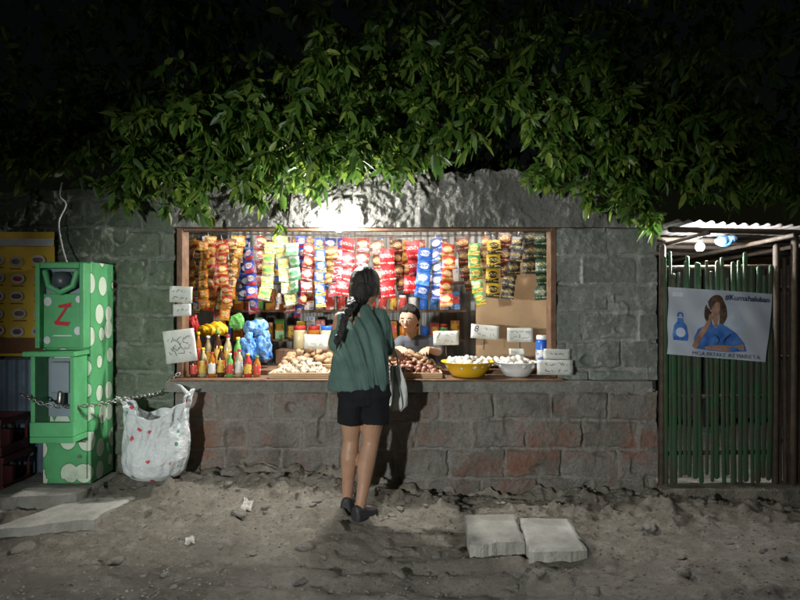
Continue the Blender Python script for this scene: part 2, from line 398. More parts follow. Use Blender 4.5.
def corr(x0,x1,y,z0,z1,amp=.008,per=.07,name='sheet',mat=None,parent=None,step=.012):
    mb=MB(); n=int((x1-x0)/step)
    mb.grid(lambda u,v:Vector((x0+(x1-x0)*u,y+amp*math.sin(2*PI*(x0+(x1-x0)*u)/per),z0+(z1-z0)*v)),n,2)
    return mb.build(name,mat,parent,True)
corr(-1.8,1.9,1.85,0,2.16,name='back_wall',mat=M['sheet'],parent=SH)
mb=MB(); mb.bx(-1.80,-1.74,.17,1.84,0,2.08); mb.build('side_wall',M['dark'],SH)
mb=MB(); mb.bx(1.60,1.66,.17,1.84,0,2.08); mb.build('side_wall',M['dark'],SH)
mb=MB(); mb.bx(.66,1.58,.95,.975,.4,1.72); mb.build('plywood_partition',M['ply'],SH)
mb=MB(); mb.bx(-1.74,1.6,.16,1.84,-.02,.03); mb.build('floor',M['conc'],SH)
mb=MB(); mb.grid(lambda u,v:Vector((-1.85+3.75*u,.1+2.0*v,2.16-.06*v+.012*math.sin(2*PI*(3.75*u)/.08))),320,2); mb.build('roof',M['rust'],SH,True)
for z in(1.205,.93,1.475):
    mb=MB(); mb.bx(-1.7,.62,1.42,1.72,z,z+.02); mb.build('wall_shelf',M['wood'],SH)
# lamps
c=Vector((-.425,-.115,1.832)); LAMP=c.copy()
LB=thing('light_bulb','lit white bulb on a bracket on the rough beam above the serving window','lamp',c)
mb=MB(); mb.ell(c,(.032,.032,.040),None,12,8); mb.build('bulb',M['bulb'],LB,True)
mb=MB(); mb.tube([c+Vector((0,0,.04)),c+Vector((0,0,.09))],.018,12); mb.tube([c+Vector((0,0,.085)),c+Vector((0,.05,.10)),c+Vector((0,.12,.10))],.008,8); mb.build('socket',M['white'],LB,True)
# unseen flood lamp added under the lintel to throw the customer's shadow forward
FL=thing('added_flood','unseen flood lamp added under the beam to throw light out of the window','lamp',(-.44,.20,1.88))
Rf=Matrix.Rotation(math.radians(-42),3,'X')      # lit face looks to -Y and down
fc0=Vector((-.44,.205,1.885))
mb=MB(); mb.add([Rf@Vector((sx*.042,-.001,sz*.038))+fc0 for sx,sz in((-1,-1),(1,-1),(1,1),(-1,1))],[(0,1,2,3)]); 
Rf2=Matrix.Rotation(math.radians(42),3,'X')
mb=MB(); mb.add([Rf2@Vector((sx*.042,-.001,sz*.038))+fc0 for sx,sz in((-1,-1),(1,-1),(1,1),(-1,1))],[(0,1,2,3)]); mb.build('lit_panel',M['flood'],FL)
mb=MB(); mb.box(fc0+Rf2@Vector((0,.018,0)),(.10,.030,.092),Rf2); mb.tube([fc0+Rf2@Vector((0,.03,0)),fc0+Vector((0,.03,.12))],.008,8); mb.build('housing',M['black'],FL,bevel=.003)
TB=thing('tube_light','fluorescent tube fixed under the roof just inside the serving window','lamp',(-.25,.32,1.95))
mb=MB(); mb.tube([(-1.4,.32,1.94),(1.0,.32,1.94)],.013,8); mb.build('tube',M['tube'],TB,True)
mb=MB(); mb.bx(-1.45,1.05,.30,.34,1.965,1.995); mb.build('batten',M['white'],TB)
TB=thing('tube_light','unseen fluorescent tube added under the roof to light the back shelves','lamp',(-.6,1.05,2.02))  # extra tube, hidden by the lintel, added to brighten shelves and back wall
mb=MB(); mb.tube([(-1.3,1.05,2.015),(.5,1.05,2.015)],.013,8); mb.build('tube',M['fill_tube'],TB,True)
mb=MB(); mb.bx(-1.35,.55,1.03,1.07,2.04,2.07); mb.build('batten',M['white'],TB)
# ---------------------------------------------------------------- gate and canopy on the right
G=thing('bamboo_gate','gate of upright green painted bamboo slats right of the shop','gate',(2.3,0,0))
mb=MB(); x=1.90; k=0
while x<2.655:
    ww=random.uniform(.024,.042); t=random.uniform(-.016,.016); zt=1.60+random.uniform(-.14,.10); z0=.02+random.uniform(0,.07)
    j=lambda: random.uniform(-.006,.006)
    mb.tube([(x,random.uniform(-.012,.010),z0),(x+t*.3+j(),j(),.55),(x+t*.6+j(),j(),1.1),(x+t,j(),zt)],[ww*.5,ww*.46,ww*.5,ww*.43],8,True,.22,(0,1,0)); x+=ww+random.uniform(-.001,.012)
mb.build('slat_panel',M['slat'],G,True)
for z in(.22,.62,1.12,1.55):
    mb=MB(); mb.tube([(1.88,.03,z),(2.66,.03,z+.01)],.016,8); mb.build('rail',M['bamboo'],G,True)
for x in(1.87,2.685):
    mb=MB(); mb.tube([(x,.02,-.03),(x+.004,.018,.8),(x+.01,.02,1.7)],.022,10); mb.build('post',M['bamboo'],G,True)
FN=thing('bamboo_fence','dark brown bamboo fence at the far right beyond the green gate','fence',(3.1,.05,0))
mb=MB(); x=2.73
while x<3.7:
    mb.tube([(x,.05,0),(x+random.uniform(-.02,.02),.05,1.6+random.uniform(-.1,.1))],random.uniform(.014,.022),8); x+=random.uniform(.036,.052)
mb.build('slat_panel',M['bamboo'],FN,True)
for z in(.3,.9,1.4):
    mb=MB(); mb.tube([(2.7,.08,z),(3.75,.08,z)],.018,8); mb.build('rail',M['bamboo'],FN,True)
mb=MB(); mb.tube([(2.80,.0,-.03),(2.815,.0,1.8)],.024,10); mb.build('post',M['bamboo'],FN,True)
RF=thing('canopy_roof','low corrugated metal canopy with bamboo rafters above the gate','roof',(2.7,.6,1.8))
mb=MB(); mb.grid(lambda u,v:Vector((1.84+2.2*u,-.26+.05*float(fbm(u*14,3,3,5))-.0+2.36*v,1.85-.07*u-.03*v+.009*math.sin(2*PI*2.2*u/.076)+.02*float(fbm(u*6,v*4,3,8)))),230,8); mb.build('roof_sheet',M['rust'],RF,True)
for y,dz in((-.20,0),(.40,-.005),(.9,-.01),(1.5,-.02)):
    mb=MB(); mb.tube([(1.84,y,1.80+dz),(2.9,y,1.775+dz),(4.0,y,1.735+dz)],.02,8); mb.build('rafter',M['bamboo'],RF,True)
for x in(2.05,2.62,2.98):
    mb=MB(); mb.tube([(x,-.30,1.775-.03*(x-1.84)),(x+.05,1.9,1.72-.03*(x-1.84))],.016,8); mb.build('purlin',M['bamboo'],RF,True)
c=P(700,247,.06); o=thing('light_bulb','small glowing bulb hanging under the metal canopy above the gate','lamp',c)
mb=MB(); mb.ell(c,(.030,.030,.032),None,10,6); mb.build('bulb',M['bulb2'],o,True)
mb=MB(); mb.tube([c+Vector((0,0,.030)),c+Vector((0,0,.055))],.012,10); mb.tube([c+Vector((0,0,.055)),c+Vector((.01,0,.10))],.004,6); mb.build('socket',M['black'],o,True)
c=P(724,241,.2); mb=MB(); mb.ell(c,(.06,.05,.04)); mb.ell(c+Vector((.04,0,.012)),(.045,.04,.03)); o=vox(mb,'plastic_bundle',M['bluep'],None,.006,1,.018,40,3,off=c); T(o,'blue plastic bundle tucked under the canopy beside the bulb','bundle')
mb=MB(); x=1.9
while x<4.4:
    mb.box((x,2.3,.85),(.075,.02,1.7+random.uniform(-.1,.1))); x+=random.uniform(.08,.11)
o=mb.build('board_fence',M['dark'],None); T(o,'dark board fence in the yard behind the bamboo gate','fence')
# tarpaulin sign
TL,TR,BR,BL=P(668,287,-.05),P(773,294,-.05),P(765,362,-.05),P(667,354,-.05)
SG=thing('tarpaulin_sign','pale printed tarpaulin with a woman in blue tied to the bamboo gate','sign',(TL+TR+BR+BL)/4)
def rip(u,v): return -.008*math.sin(u*7+v*3)-.006*math.sin(v*9-u*4)-.01*math.sin(u*PI)-.004*math.sin(u*23+v*11)
def sg(u,v,o=0):
    a=BL.lerp(BR,u); b2=TL.lerp(TR,u); p=a.lerp(b2,v); p.y+=rip(u,v)-o; return p
M['tarp']=pm('tarpaulin',(.46,.49,.55),(.40,.44,.51),2.5,.45)
mb=MB(); mb.grid(lambda u,v:sg(u,v),40,24); mb.build('sheet',M['tarp'],SG,True)
def spoly(name,pts,mat,o):
    mb=MB(); c=(sum(p[0] for p in pts)/len(pts),sum(p[1] for p in pts)/len(pts)); n=len(pts); K=5; vs=[sg(c[0],c[1],o)]; fs=[]
    for k in range(1,K+1):
        for p in pts: vs.append(sg(c[0]+(p[0]-c[0])*k/K,c[1]+(p[1]-c[1])*k/K,o))
    for i in range(n): fs.append((0,1+i,1+(i+1)%n))
    for k in range(K-1):
        for i in range(n):
            a=1+k*n+i; b2=1+k*n+(i+1)%n; fs.append((a,a+n,b2+n,b2))
    mb.add(vs,fs); return mb.build(name,mat,SG,True)
def sband(name,pl,ws,mat,o):
    asp=(TR-TL).length/(TL-BL).length; P2=[Vector((p[0]*asp,p[1])) for p in pl]; Q=[];Wd=[]
    for i in range(len(P2)-1):
        for k in range(8):
            t=k/8; a=P2[max(i-1,0)];b_=P2[i];c=P2[i+1];d=P2[min(i+2,len(P2)-1)]; Q.append(cr(a,b_,c,d,t)); Wd.append(ws[i]*(1-t)+ws[i+1]*t)
    Q.append(P2[-1]); Wd.append(ws[-1]); vs=[];n=len(Q)
    for i in range(n):
        t=(Q[min(i+1,n-1)]-Q[max(i-1,0)]).normalized(); nn=Vector((-t.y,t.x))
        for s_ in(-1,-.5,0,.5,1):
            q=Q[i]+nn*Wd[i]*s_; vs.append(sg(q.x/asp,q.y,o))
    mb=MB(); mb.add(vs,[(i*5+k,i*5+k+1,(i+1)*5+k+1,(i+1)*5+k) for i in range(n-1) for k in range(4)]); return mb.build(name,mat,SG,True)
def circ(cx,cy,rx,ry,n=20): return [(cx+rx*math.cos(2*PI*i/n),cy+ry*math.sin(2*PI*i/n)) for i in range(n)]
def fg(pts): return [(.47+(p[0]-.485)*1.15,.10+(p[1]-.13)*1.06) for p in pts]
M['pskin']=pm('printed_skin',(.44,.26,.19),(.24,.125,.09),13,.5,lo=.3,hi=.7); M['pblue']=pm('printed_blue',(.02,.08,.36),(.10,.25,.58),14,.45,lo=.3,hi=.7); M['phair']=pm('printed_hair',(.03,.02,.02),(.12,.065,.038),34,.5)
M['pdark']=pm('printed_navy',(.02,.035,.12),None,9,.5); M['pwhite']=pm('printed_white',(.66,.68,.70),None,9,.5); M['ppale']=pm('printed_pale',(.50,.55,.62),(.36,.42,.53),7,.5)
spoly('printed_patch',circ(.5,.45,.24,.42),M['ppale'],.002)
sband('printed_hair',fg([(.44,.82),(.425,.72),(.418,.60),(.44,.50)]),[.04,.06,.055,.025],M['phair'],.003)
sband('printed_hair',fg([(.515,.83),(.535,.74),(.545,.62),(.53,.50)]),[.04,.055,.055,.025],M['phair'],.003)
spoly('printed_hair',fg(circ(.478,.80,.062,.115)),M['phair'],.004)
spoly('printed_shirt',fg([(.30,.15),(.295,.3),(.335,.42),(.41,.495),(.445,.525),(.485,.45),(.52,.525),(.575,.485),(.66,.40),(.74,.27),(.77,.16),(.6,.13),(.45,.13)]),M['pblue'],.005)
sband('printed_neck',fg([(.483,.64),(.485,.54),(.486,.47)]),[.045,.04,.018],M['pskin'],.006)
sband('printed_fold',fg([(.62,.38),(.58,.31),(.56,.24)]),[.010,.013,.005],M['pdark'],.006)
sband('printed_fold',fg([(.48,.36),(.52,.29),(.50,.22)]),[.006,.010,.004],M['pdark'],.006)
sband('printed_arm',fg([(.30,.16),(.335,.28),(.385,.42),(.43,.55)]),[.045,.045,.038,.026],M['pskin'],.007)
sband('printed_arm',fg([(.74,.22),(.66,.18),(.54,.18),(.40,.17)]),[.045,.047,.042,.028],M['pskin'],.0085)
spoly('printed_hand',fg(circ(.437,.59,.018,.05)),M['pskin'],.0105)
spoly('printed_face',fg([(.478+.036*math.cos(a)*(1-.22*(math.sin(a)<0)*-math.sin(a)),.715+.115*math.sin(a)) for a in [2*PI*i/24 for i in range(24)]]),M['pskin'],.008)
sband('printed_fringe',fg([(.438,.70),(.446,.79),(.470,.845),(.50,.82)]),[.012,.028,.032,.018],M['phair'],.010)
sband('printed_fringe',fg([(.50,.835),(.514,.79),(.519,.70)]),[.02,.022,.010],M['phair'],.0105)
M['pshade']=pm('printed_shade',(.22,.11,.08),None,9,.5)
for ex in(.464,.494):
    spoly('printed_eye',fg(circ(ex,.733,.0058,.006,10)),M['phair'],.010); sband('printed_brow',fg([(ex-.009,.760),(ex,.766),(ex+.009,.760)]),[.002,.0035,.002],M['phair'],.010)
sband('printed_nose',fg([(.480,.72),(.4785,.69),(.482,.684)]),[.0015,.003,.002],M['pshade'],.010)
sband('printed_cheek',fg([(.508,.76),(.510,.70),(.498,.63)]),[.004,.010,.006],M['pshade'],.0095)
spoly('printed_mouth',fg(circ(.480,.648,.010,.006,12)),M['redink'],.010)
spoly('printed_bottle',[(.05,.22),(.045,.3),(.06,.44),(.09,.5),(.09,.55),(.15,.55),(.15,.5),(.18,.44),(.195,.3),(.19,.22)],M['pblue'],.004)
sband('printed_handle',[(.095,.57),(.105,.62),(.14,.62),(.145,.57)],[.014,.014,.014,.014],M['pblue'],.004)
spoly('printed_bottle_label',circ(.12,.34,.045,.07),M['ppale'],.006)
spoly('printed_band',[(.04,.87),(.04,.93),(.14,.93),(.14,.87)],M['pwhite'],.004)
xa=(TR-TL).normalized(); ua=(TL-BL).normalized()
def txs(s,size,u,v,mat,nm='lettering',o=.0125,bold=0):
    og=BL.lerp(BR,u).lerp(TL.lerp(TR,u),v)
    def fn(p):
        uu=(Vector(p)-BL).dot(xa)/(TR-TL).length; vv=(Vector(p)-BL).dot(ua)/(TL-BL).length
        return [p[0],p[1]+rip(uu,vv)-o,p[2]]
    return text(s,size,mat,SG,og,xa,ua,nm,0,fn,bold=bold)
M['pgrey']=pm('printed_grey',(.10,.12,.20),None,9,.5)
txs('#Kumahaluban',.053,.535,.87,M['pdark'],bold=.0008); txs('MGA PATAKE AT MARIETA',.040,.24,.018,M['pgrey'])
# ---------------------------------------------------------------- left: sign, sheet, machine, crate, bag, chain
YS=thing('product_poster','yellow product poster on the wall behind the green machine','sign',(-2.9,-.03,.92))
M['ypost']=pm('yellow_print',(.80,.54,.05),(.68,.44,.04),4,.55); M['pbrown']=pm('brown_print',(.2,.09,.03),None,8,.5)
X0,X1,Z0,Z1=-3.35,-2.435,.925,1.80
mb=MB(); mb.grid(lambda u,v:Vector((X0+(X1-X0)*u,-.05-.006*math.sin(u*9+v*4),Z0+(Z1-Z0)*v)),24,20); mb.build('sheet',M['ypost'],YS,True)
mb=MB(); mb.bx(X0,X1,-.064,-.062,Z1-.10,Z1-.05); mb.build('printed_band',M['pwhite'],YS)
mb=MB(); mb.bx(X0,X1,-.064,-.062,Z0+.02,Z0+.13); mb.build('printed_band',M['pbrown'],YS)
rr=random.Random(3)
for r in range(5):
    for q in range(6):
        cx=X1-.1-q*.15+rr.uniform(-.012,.012); cz=Z1-.20-r*.125+rr.uniform(-.01,.01)
        mb=MB(); mb.lathe([(.048,0),(.048,.002)],(0,0,0),16); mb.v=[(cx+p[0],-.064-p[2],cz+p[1]*.75) for p in mb.v]; mb.build('printed_dish',M[['garlic','pwhite','pwhite'][rr.randrange(3)]],YS)
        mb=MB(); mb.ell((0,0,0),(.032+rr.uniform(-.004,.006),.002,.020),None,10,6); mb.v=[(cx+p[0],-.068+p[1],cz+p[2]) for p in mb.v]; mb.build('printed_food',[M['pbrown'],M['potato'],M['red'],M['onion'],M['greenp']][rr.randrange(5)],YS)
        mb=MB(); mb.bx(cx-.045,cx+.03+rr.uniform(0,.015),-.066,-.063,cz-.054,cz-.047); mb.build('printed_line',M['pbrown'],YS)
o=corr(-3.4,-2.46,-.06,.1,.9,name='corrugated_sheet',mat=M['bluesheet']); T(o,'blue grey corrugated sheet leaning on the wall below the yellow poster','metal sheet')
# cabinet
m,nt,b=newmat('green_dotted_paint'); v=tc(nt)
vo=nt.nodes.new('ShaderNodeTexVoronoi'); vo.inputs['Scale'].default_value=6.6; vo.inputs['Randomness'].default_value=.5
mp=nt.nodes.new('ShaderNodeMapping'); mp.inputs['Scale'].default_value=(1.0,1.0,.85); mp.inputs['Location'].default_value=(.20,.06,.13); nt.links.new(v,mp.inputs[0]); nt.links.new(mp.outputs[0],vo.inputs['Vector'])
dd=mth(nt,'MULTIPLY_ADD',noise(nt,v,25,3),.05,vo.outputs['Distance'])
col=mixc(nt,ramp(nt,noise(nt,v,7,4),.3,.7),(.11,.43,.175),(.08,.33,.13))
col=mixc(nt,mth(nt,'LESS_THAN',dd,.43),col,(.05,.22,.08)); col=mixc(nt,mth(nt,'LESS_THAN',dd,.395),col,(.60,.69,.55))
col=mixc(nt,mth(nt,'MULTIPLY',ramp(nt,noise(nt,v,3,7,.7),.52,.70),.45),col,(.11,.15,.085))
nt.links.new(col,b.inputs['Base Color']); b.inputs['Roughness'].default_value=.35
M['dots']=m
x0,x1,yf,yb,zb,zt=-2.345,-2.03,-.37,-.03,.115,1.57
CB=thing('vending_machine','tall green coin vending machine with white spots standing on a slab','vending machine',((x0+x1)/2,-.2,zb))
mb=MB(); mb.bx(x0,x1,yf+.02,yb,zb,zt); mb.build('cabinet',M['dots'],CB,bevel=.006)
mb=MB(); mb.bx(x0,x0+.03,yf-.07,yf+.018,1.01,zt-.01); mb.bx(x1-.03,x1-.001,yf-.07,yf+.018,1.01,zt-.01); mb.bx(x0+.032,x1-.032,yf-.07,yf+.018,zt-.045,zt-.01); mb.bx(x0+.032,x1-.032,yf-.03,yf+.018,1.01,1.36); mb.build('upper_housing',M['green'],CB,bevel=.005)
mb=MB(); mb.bx(x0+.035,x1-.035,yf,yf+.017,1.362,zt-.05); mb.build('display_panel',M['grey'],CB)
xc=(x0+x1)/2
mb=MB(); mb.tube([(x0+.055,yf-.045,1.5),(x0+.08,yf-.05,1.41),(xc,yf-.055,1.37),(x1-.08,yf-.05,1.41),(x1-.055,yf-.045,1.5)],.020,10); mb.build('chute_rim',M['green'],CB,True)
mb=MB(); mb.lathe([(.050,0),(.066,.02),(.064,.07),(.04,.10),(.02,.105)],(xc,-.395,1.40),16); mb.build('coin_unit',M['unit'],CB,True)
mb=MB(); mb.bx(xc-.075,xc+.075,yf-.02,yf-.001,1.455,1.505); mb.build('coin_plate',M['unit'],CB,bevel=.008)
mb=MB(); yz=yf-.033
zp=[((-.035,1.285),(.052,1.305),(.050,1.272),(-.028,1.268)),((.050,1.300),(-.040,1.165),(-.058,1.172),(.022,1.285)),((-.060,1.185),(.046,1.178),(.030,1.150),(-.052,1.160))]
for k,q in enumerate(zp): mb.add([(xc+.005+a,yz-.0008*k,z_) for a,z_ in q],[(3,2,1,0)])
mb.build('lettering',M['redink'],CB)
for cx_,cz_,r_ in((xc-.095,1.31,.026),(xc+.10,1.12,.024),(xc-.10,1.06,.022),(xc+.105,1.325,.02)):
    mb=MB(); mb.lathe([(r_,0),(r_,.0015)],(0,0,0),16); mb.v=[(cx_+p[0],yf-.0312-p[2],cz_+p[1]*1.15) for p in mb.v]; mb.build('painted_spot',M['pwhite'],CB)
mb=MB(); mb.bx(xc-.06,xc+.06,yf-.034,yf-.031,1.085,1.093); mb.build('printed_line',M['pwhite'],CB)
mb=MB(); mb.bx(x0-.015,x1-.005,yf-.18,yf+.018,.965,.995); mb.build('tray',M['green'],CB,bevel=.005)
bx0,bx1=x0+.02,x1-.02
mb=MB(); mb.bx(bx0,bx0+.028,yf-.15,yf+.018,.46,.963); mb.bx(bx1-.028,bx1,yf-.15,yf+.018,.46,.963); mb.bx(bx0,bx1,yf-.16,yf+.018,.42,.458); mb.bx(bx0,bx1,yf-.16,yf-.14,.459,.55); mb.build('dispenser_box',M['green'],CB,bevel=.005)
mb=MB(); mb.bx(bx0+.03,bx1-.03,yf+.0,yf+.017,.56,.94); mb.build('dispenser_back',M['grey'],CB)
mb=MB(); mb.bx(bx0+.07,bx1-.08,yf-.06,yf-.001,.72,.92); mb.build('coin_box',M['grey'],CB,bevel=.01)
mb=MB(); mb.tube([(xc,yf-.05,.72),(xc,yf-.06,.66)],.02,10); mb.build('nozzle',M['steel'],CB,True)
mb=MB(); mb.bx(x0+.02,x1-.02,yf+.003,yf+.0185,.15,.40); mb.build('service_door',M['dots'],CB,bevel=.004)
mb=MB(); mb.lathe([(.012,0),(.012,.015)],(0,0,0),10); mb.v=[(x1-.06+p[0],yf+.003-p[2],.3+p[1]) for p in mb.v]; mb.build('lock',M['steel'],CB)
def slab(name,quad,ztop,th,mat,label,seed,n=18,cat='slab'):
    mb=MB()
    A=[Vector(q) for q in quad]
    def top(u,v):
        p=A[0].lerp(A[1],u).lerp(A[3].lerp(A[2],u),v); nn=float(fbm(p.x*9,p.y*9,4,seed))
        ed=min(u,1-u,v,1-v); jg=1 if ed<.001 else .3
        return Vector((p.x+.04*jg*float(fbm(p.x*14,p.y*14,4,seed+1)),p.y+.05*jg*float(fbm(p.x*12,p.y*12,4,seed+2)),ztop+nn*.018-(.010 if ed<.01 else 0)))
    g0=[[top(i/n,j/n) for i in range(n+1)] for j in range(n+1)]
    vs=[p for r in g0 for p in r]; fs=[(j*(n+1)+i,j*(n+1)+i+1,(j+1)*(n+1)+i+1,(j+1)*(n+1)+i) for j in range(n) for i in range(n)]
    loop=[i for i in range(n+1)]+[j*(n+1)+n for j in range(1,n+1)]+[n*(n+1)+i for i in range(n-1,-1,-1)]+[j*(n+1) for j in range(n-1,0,-1)]
    o0=len(vs); L=len(loop); vs+= [vs[k]-Vector((0,0,th)) for k in loop]
    for k in range(L): fs.append((loop[(k+1)%L],loop[k],o0+k,o0+(k+1)%L))
    fs.append(tuple(o0+k for k in range(L))[::-1])
    mb.add(vs,fs); return T(mb.build(name,mat,None),label,cat)
slab('threshold',[(1.84,-.11,0),(3.8,-.10,0),(3.8,.16,0),(1.84,.16,0)],.005,.10,M['foot'],'low concrete threshold under the bamboo gate',15,40,'threshold')
slab('concrete_slab',[(-2.58,-.60,0),(-2.03,-.52,0),(-1.96,-.02,0),(-2.55,-.02,0)],.108,.09,M['conc'],'thick concrete slab carrying the green machine',1)
slab('concrete_slab',[(-2.32,-.98,0),(-1.80,-.78,0),(-1.72,-.35,0),(-2.02,-.30,0)],.045,.10,M['conc'],'low broken concrete apron in front of the green machine',4)
slab('concrete_slab',[(.37,-1.12,0),(.67,-1.08,0),(.695,-.67,0),(.395,-.66,0)],.03,.07,M['conc'],'loose concrete slab on the dirt, left one of the pair',7)
slab('concrete_slab',[(.665,-1.22,0),(.975,-1.19,0),(1.0,-.73,0),(.72,-.70,0)],.025,.07,M['conc'],'loose concrete slab on the dirt, right one of the pair',9)
# crates
def crate(loc,label):
    t=thing('bottle_crate',label,'crate',loc,'crates beside the machine'); lx,ly,lz=loc
    mb=MB(); w2,d2,h2=.2,.15,.23
    mb.bx(lx-w2,lx+w2,ly-d2,ly+d2,lz,lz+.02)
    for z in(.02,.2): 
        mb.bx(lx-w2,lx+w2,ly-d2,ly-d2+.015,lz+z,lz+z+.04); mb.bx(lx-w2,lx+w2,ly+d2-.015,ly+d2,lz+z,lz+z+.04)
        mb.bx(lx-w2,lx-w2+.015,ly-d2+.016,ly+d2-.016,lz+z,lz+z+.04); mb.bx(lx+w2-.015,lx+w2,ly-d2+.016,ly+d2-.016,lz+z,lz+z+.04)
    for i in range(5):
        xx=lx-w2+.006+i*(2*w2-.03)/4
        mb.bx(xx,xx+.018,ly-d2+.002,ly-d2+.013,lz+.061,lz+.199); mb.bx(xx,xx+.018,ly+d2-.013,ly+d2-.002,lz+.061,lz+.199)
    mb.build('shell',M['maroon'],t,bevel=.003)
    mb=MB(); 
    mb.bx(lx-w2+.02,lx+w2-.02,ly-.003,ly+.003,lz+.021,lz+.15)
    for i in range(1,4): mb.bx(lx-w2+i*.1-.003,lx-w2+i*.1+.003,ly-d2+.02,ly-.004,lz+.021,lz+.15)
    mb.build('divider',M['maroon'],t)
    return t
zc=gz(-2.75,-.3)
crate((-2.74,-.30,zc),'maroon bottle crate on the ground left of the green machine')
crate((-2.76,-.29,zc+.245),'maroon bottle crate stacked on top of another beside the machine')
# bag
m,nt,b=newmat('printed_white_plastic'); v=tc(nt)
vo=nt.nodes.new('ShaderNodeTexVoronoi'); vo.inputs['Scale'].default_value=15; vo.inputs['Randomness'].default_value=.9; nt.links.new(v,vo.inputs['Vector'])
s=nt.nodes.new('ShaderNodeSeparateColor'); nt.links.new(vo.outputs['Color'],s.inputs[0])
pr=mixc(nt,mth(nt,'GREATER_THAN',s.outputs[0],.45),(.5,.06,.08),(.06,.22,.12))
dn=mth(nt,'ADD',vo.outputs['Distance'],mth(nt,'MULTIPLY',noise(nt,v,60,3),.45))
msk=mth(nt,'MULTIPLY',mth(nt,'LESS_THAN',dn,.46),mth(nt,'GREATER_THAN',s.outputs[1],.3))
col=mixc(nt,msk,mixc(nt,ramp(nt,noise(nt,v,6,4),.3,.7),(.62,.64,.64),(.44,.47,.48)),pr)
nt.links.new(col,b.inputs['Base Color']); b.inputs['Roughness'].default_value=.28
bump(nt,b,noise(nt,v,26,5),.7,.03); M['bag']=m
BC=Vector((-1.66,-.22,0)); zb0=gz(-1.66,-.22)+.005
mb=MB(); nA,nT=96,48
def bagp(a,t):
    c_,s_=math.cos(a),math.sin(a)
    prof=[(0,.05),(.04,.15),(.12,.205),(.3,.225),(.5,.215),(.7,.20),(.85,.20),(1,.212)]
    r=np.interp(t,[p[0] for p in prof],[p[1] for p in prof])
    wr=float(fbm(a*3.2,t*2.6+1,5,6))*.06*(.4+t)+ .014*math.sin(a*9+t*6)*t+.008*math.sin(a*17-t*9)*t
    top=.45+.16*max(0,c_)**3+.10*max(0,-c_)**3
    return Vector((BC.x+c_*(r+wr)*(1+.05*t)+.02*t,BC.y+s_*(r*.62+wr*.8),zb0+top*t+.02*math.sin(a*5)*t*t))
R=[[bagp(2*PI*k/nA,t/nT) for k in range(nA)] for t in range(nT+1)]
mb.rings(R,False); mb.f.append(tuple(range(nA))[::-1])
BG=thing('shopping_bag','white printed plastic sack hung on the chain beside the green machine','bag',(BC.x,BC.y,zb0))
o=mb.build('sack',M['bag'],BG,True); sm=o.modifiers.new('solid','SOLIDIFY'); sm.thickness=.002
mb=MB(); e=bagp(0,1); hk=P(172,382,-.05); mb.tube([e-Vector((.015,0,.03)),e.lerp(hk,.5),hk],[.016,.008,.005],8)
mb.build('handle',M['bag'],BG,True)
e=bagp(PI,1); mb=MB(); hk2=Vector((-1.93,-.2,.66)); mb.tube([e+Vector((.015,0,-.03)),e.lerp(hk2,.5),hk2],[.016,.008,.005],8); mb.build('handle',M['bag'],BG,True)
# chain
mb=MB(); pts=[]
ctl=[Vector((-2.35,-.56,.73)),Vector((-2.18,-.565,.665)),Vector((-2.0,-.42,.64)),Vector((-1.87,-.22,.65)),Vector((-1.66,-.1,.68)),P(172,379,-.05),P(182,372,-.03)]
for i in range(len(ctl)-1):
    for k in range(20): pts.append(cr(ctl[max(i-1,0)],ctl[i],ctl[i+1],ctl[min(i+2,len(ctl)-1)],k/20))
cum=[0]
for i in range(1,len(pts)): cum.append(cum[-1]+(pts[i]-pts[i-1]).length)
L=.026; s_=0; n=0
while s_<cum[-1]-L:
    i=np.searchsorted(cum,s_+1e-6); i=min(max(i,1),len(pts)-1); p=pts[i-1].lerp(pts[i],(s_-cum[i-1])/max(1e-6,cum[i]-cum[i-1])); t=(pts[i]-pts[i-1]).normalized()
    u=t.cross(Vector((0,0,1))).normalized(); 
    if n%2: u=t.cross(u)
    lp=[p+t*math.cos(a)*.019+u*math.sin(a)*.011 for a in [2*PI*k/12 for k in range(13)]]
    mb.tube(lp,.004,6,False); s_+=L; n+=1
T(mb.build('chain',M['steel'],None,True),'steel chain strung from the green machine to the shop wall','chain')
mb=MB(); cw=[P(62,183,-.06),P(60,196,-.08),P(66,205,-.07),P(59,222,-.1),P(62,245,-.12),P(68,266,-.2)]
pts=[cr(cw[max(i-1,0)],cw[i],cw[i+1],cw[min(i+2,5)],k/8) for i in range(5) for k in range(8)]; mb.tube(pts,.006,6)
T(mb.build('power_cable',M['whitewire'],None,True),'white cable looping from the wall top down to the green machine','cable')
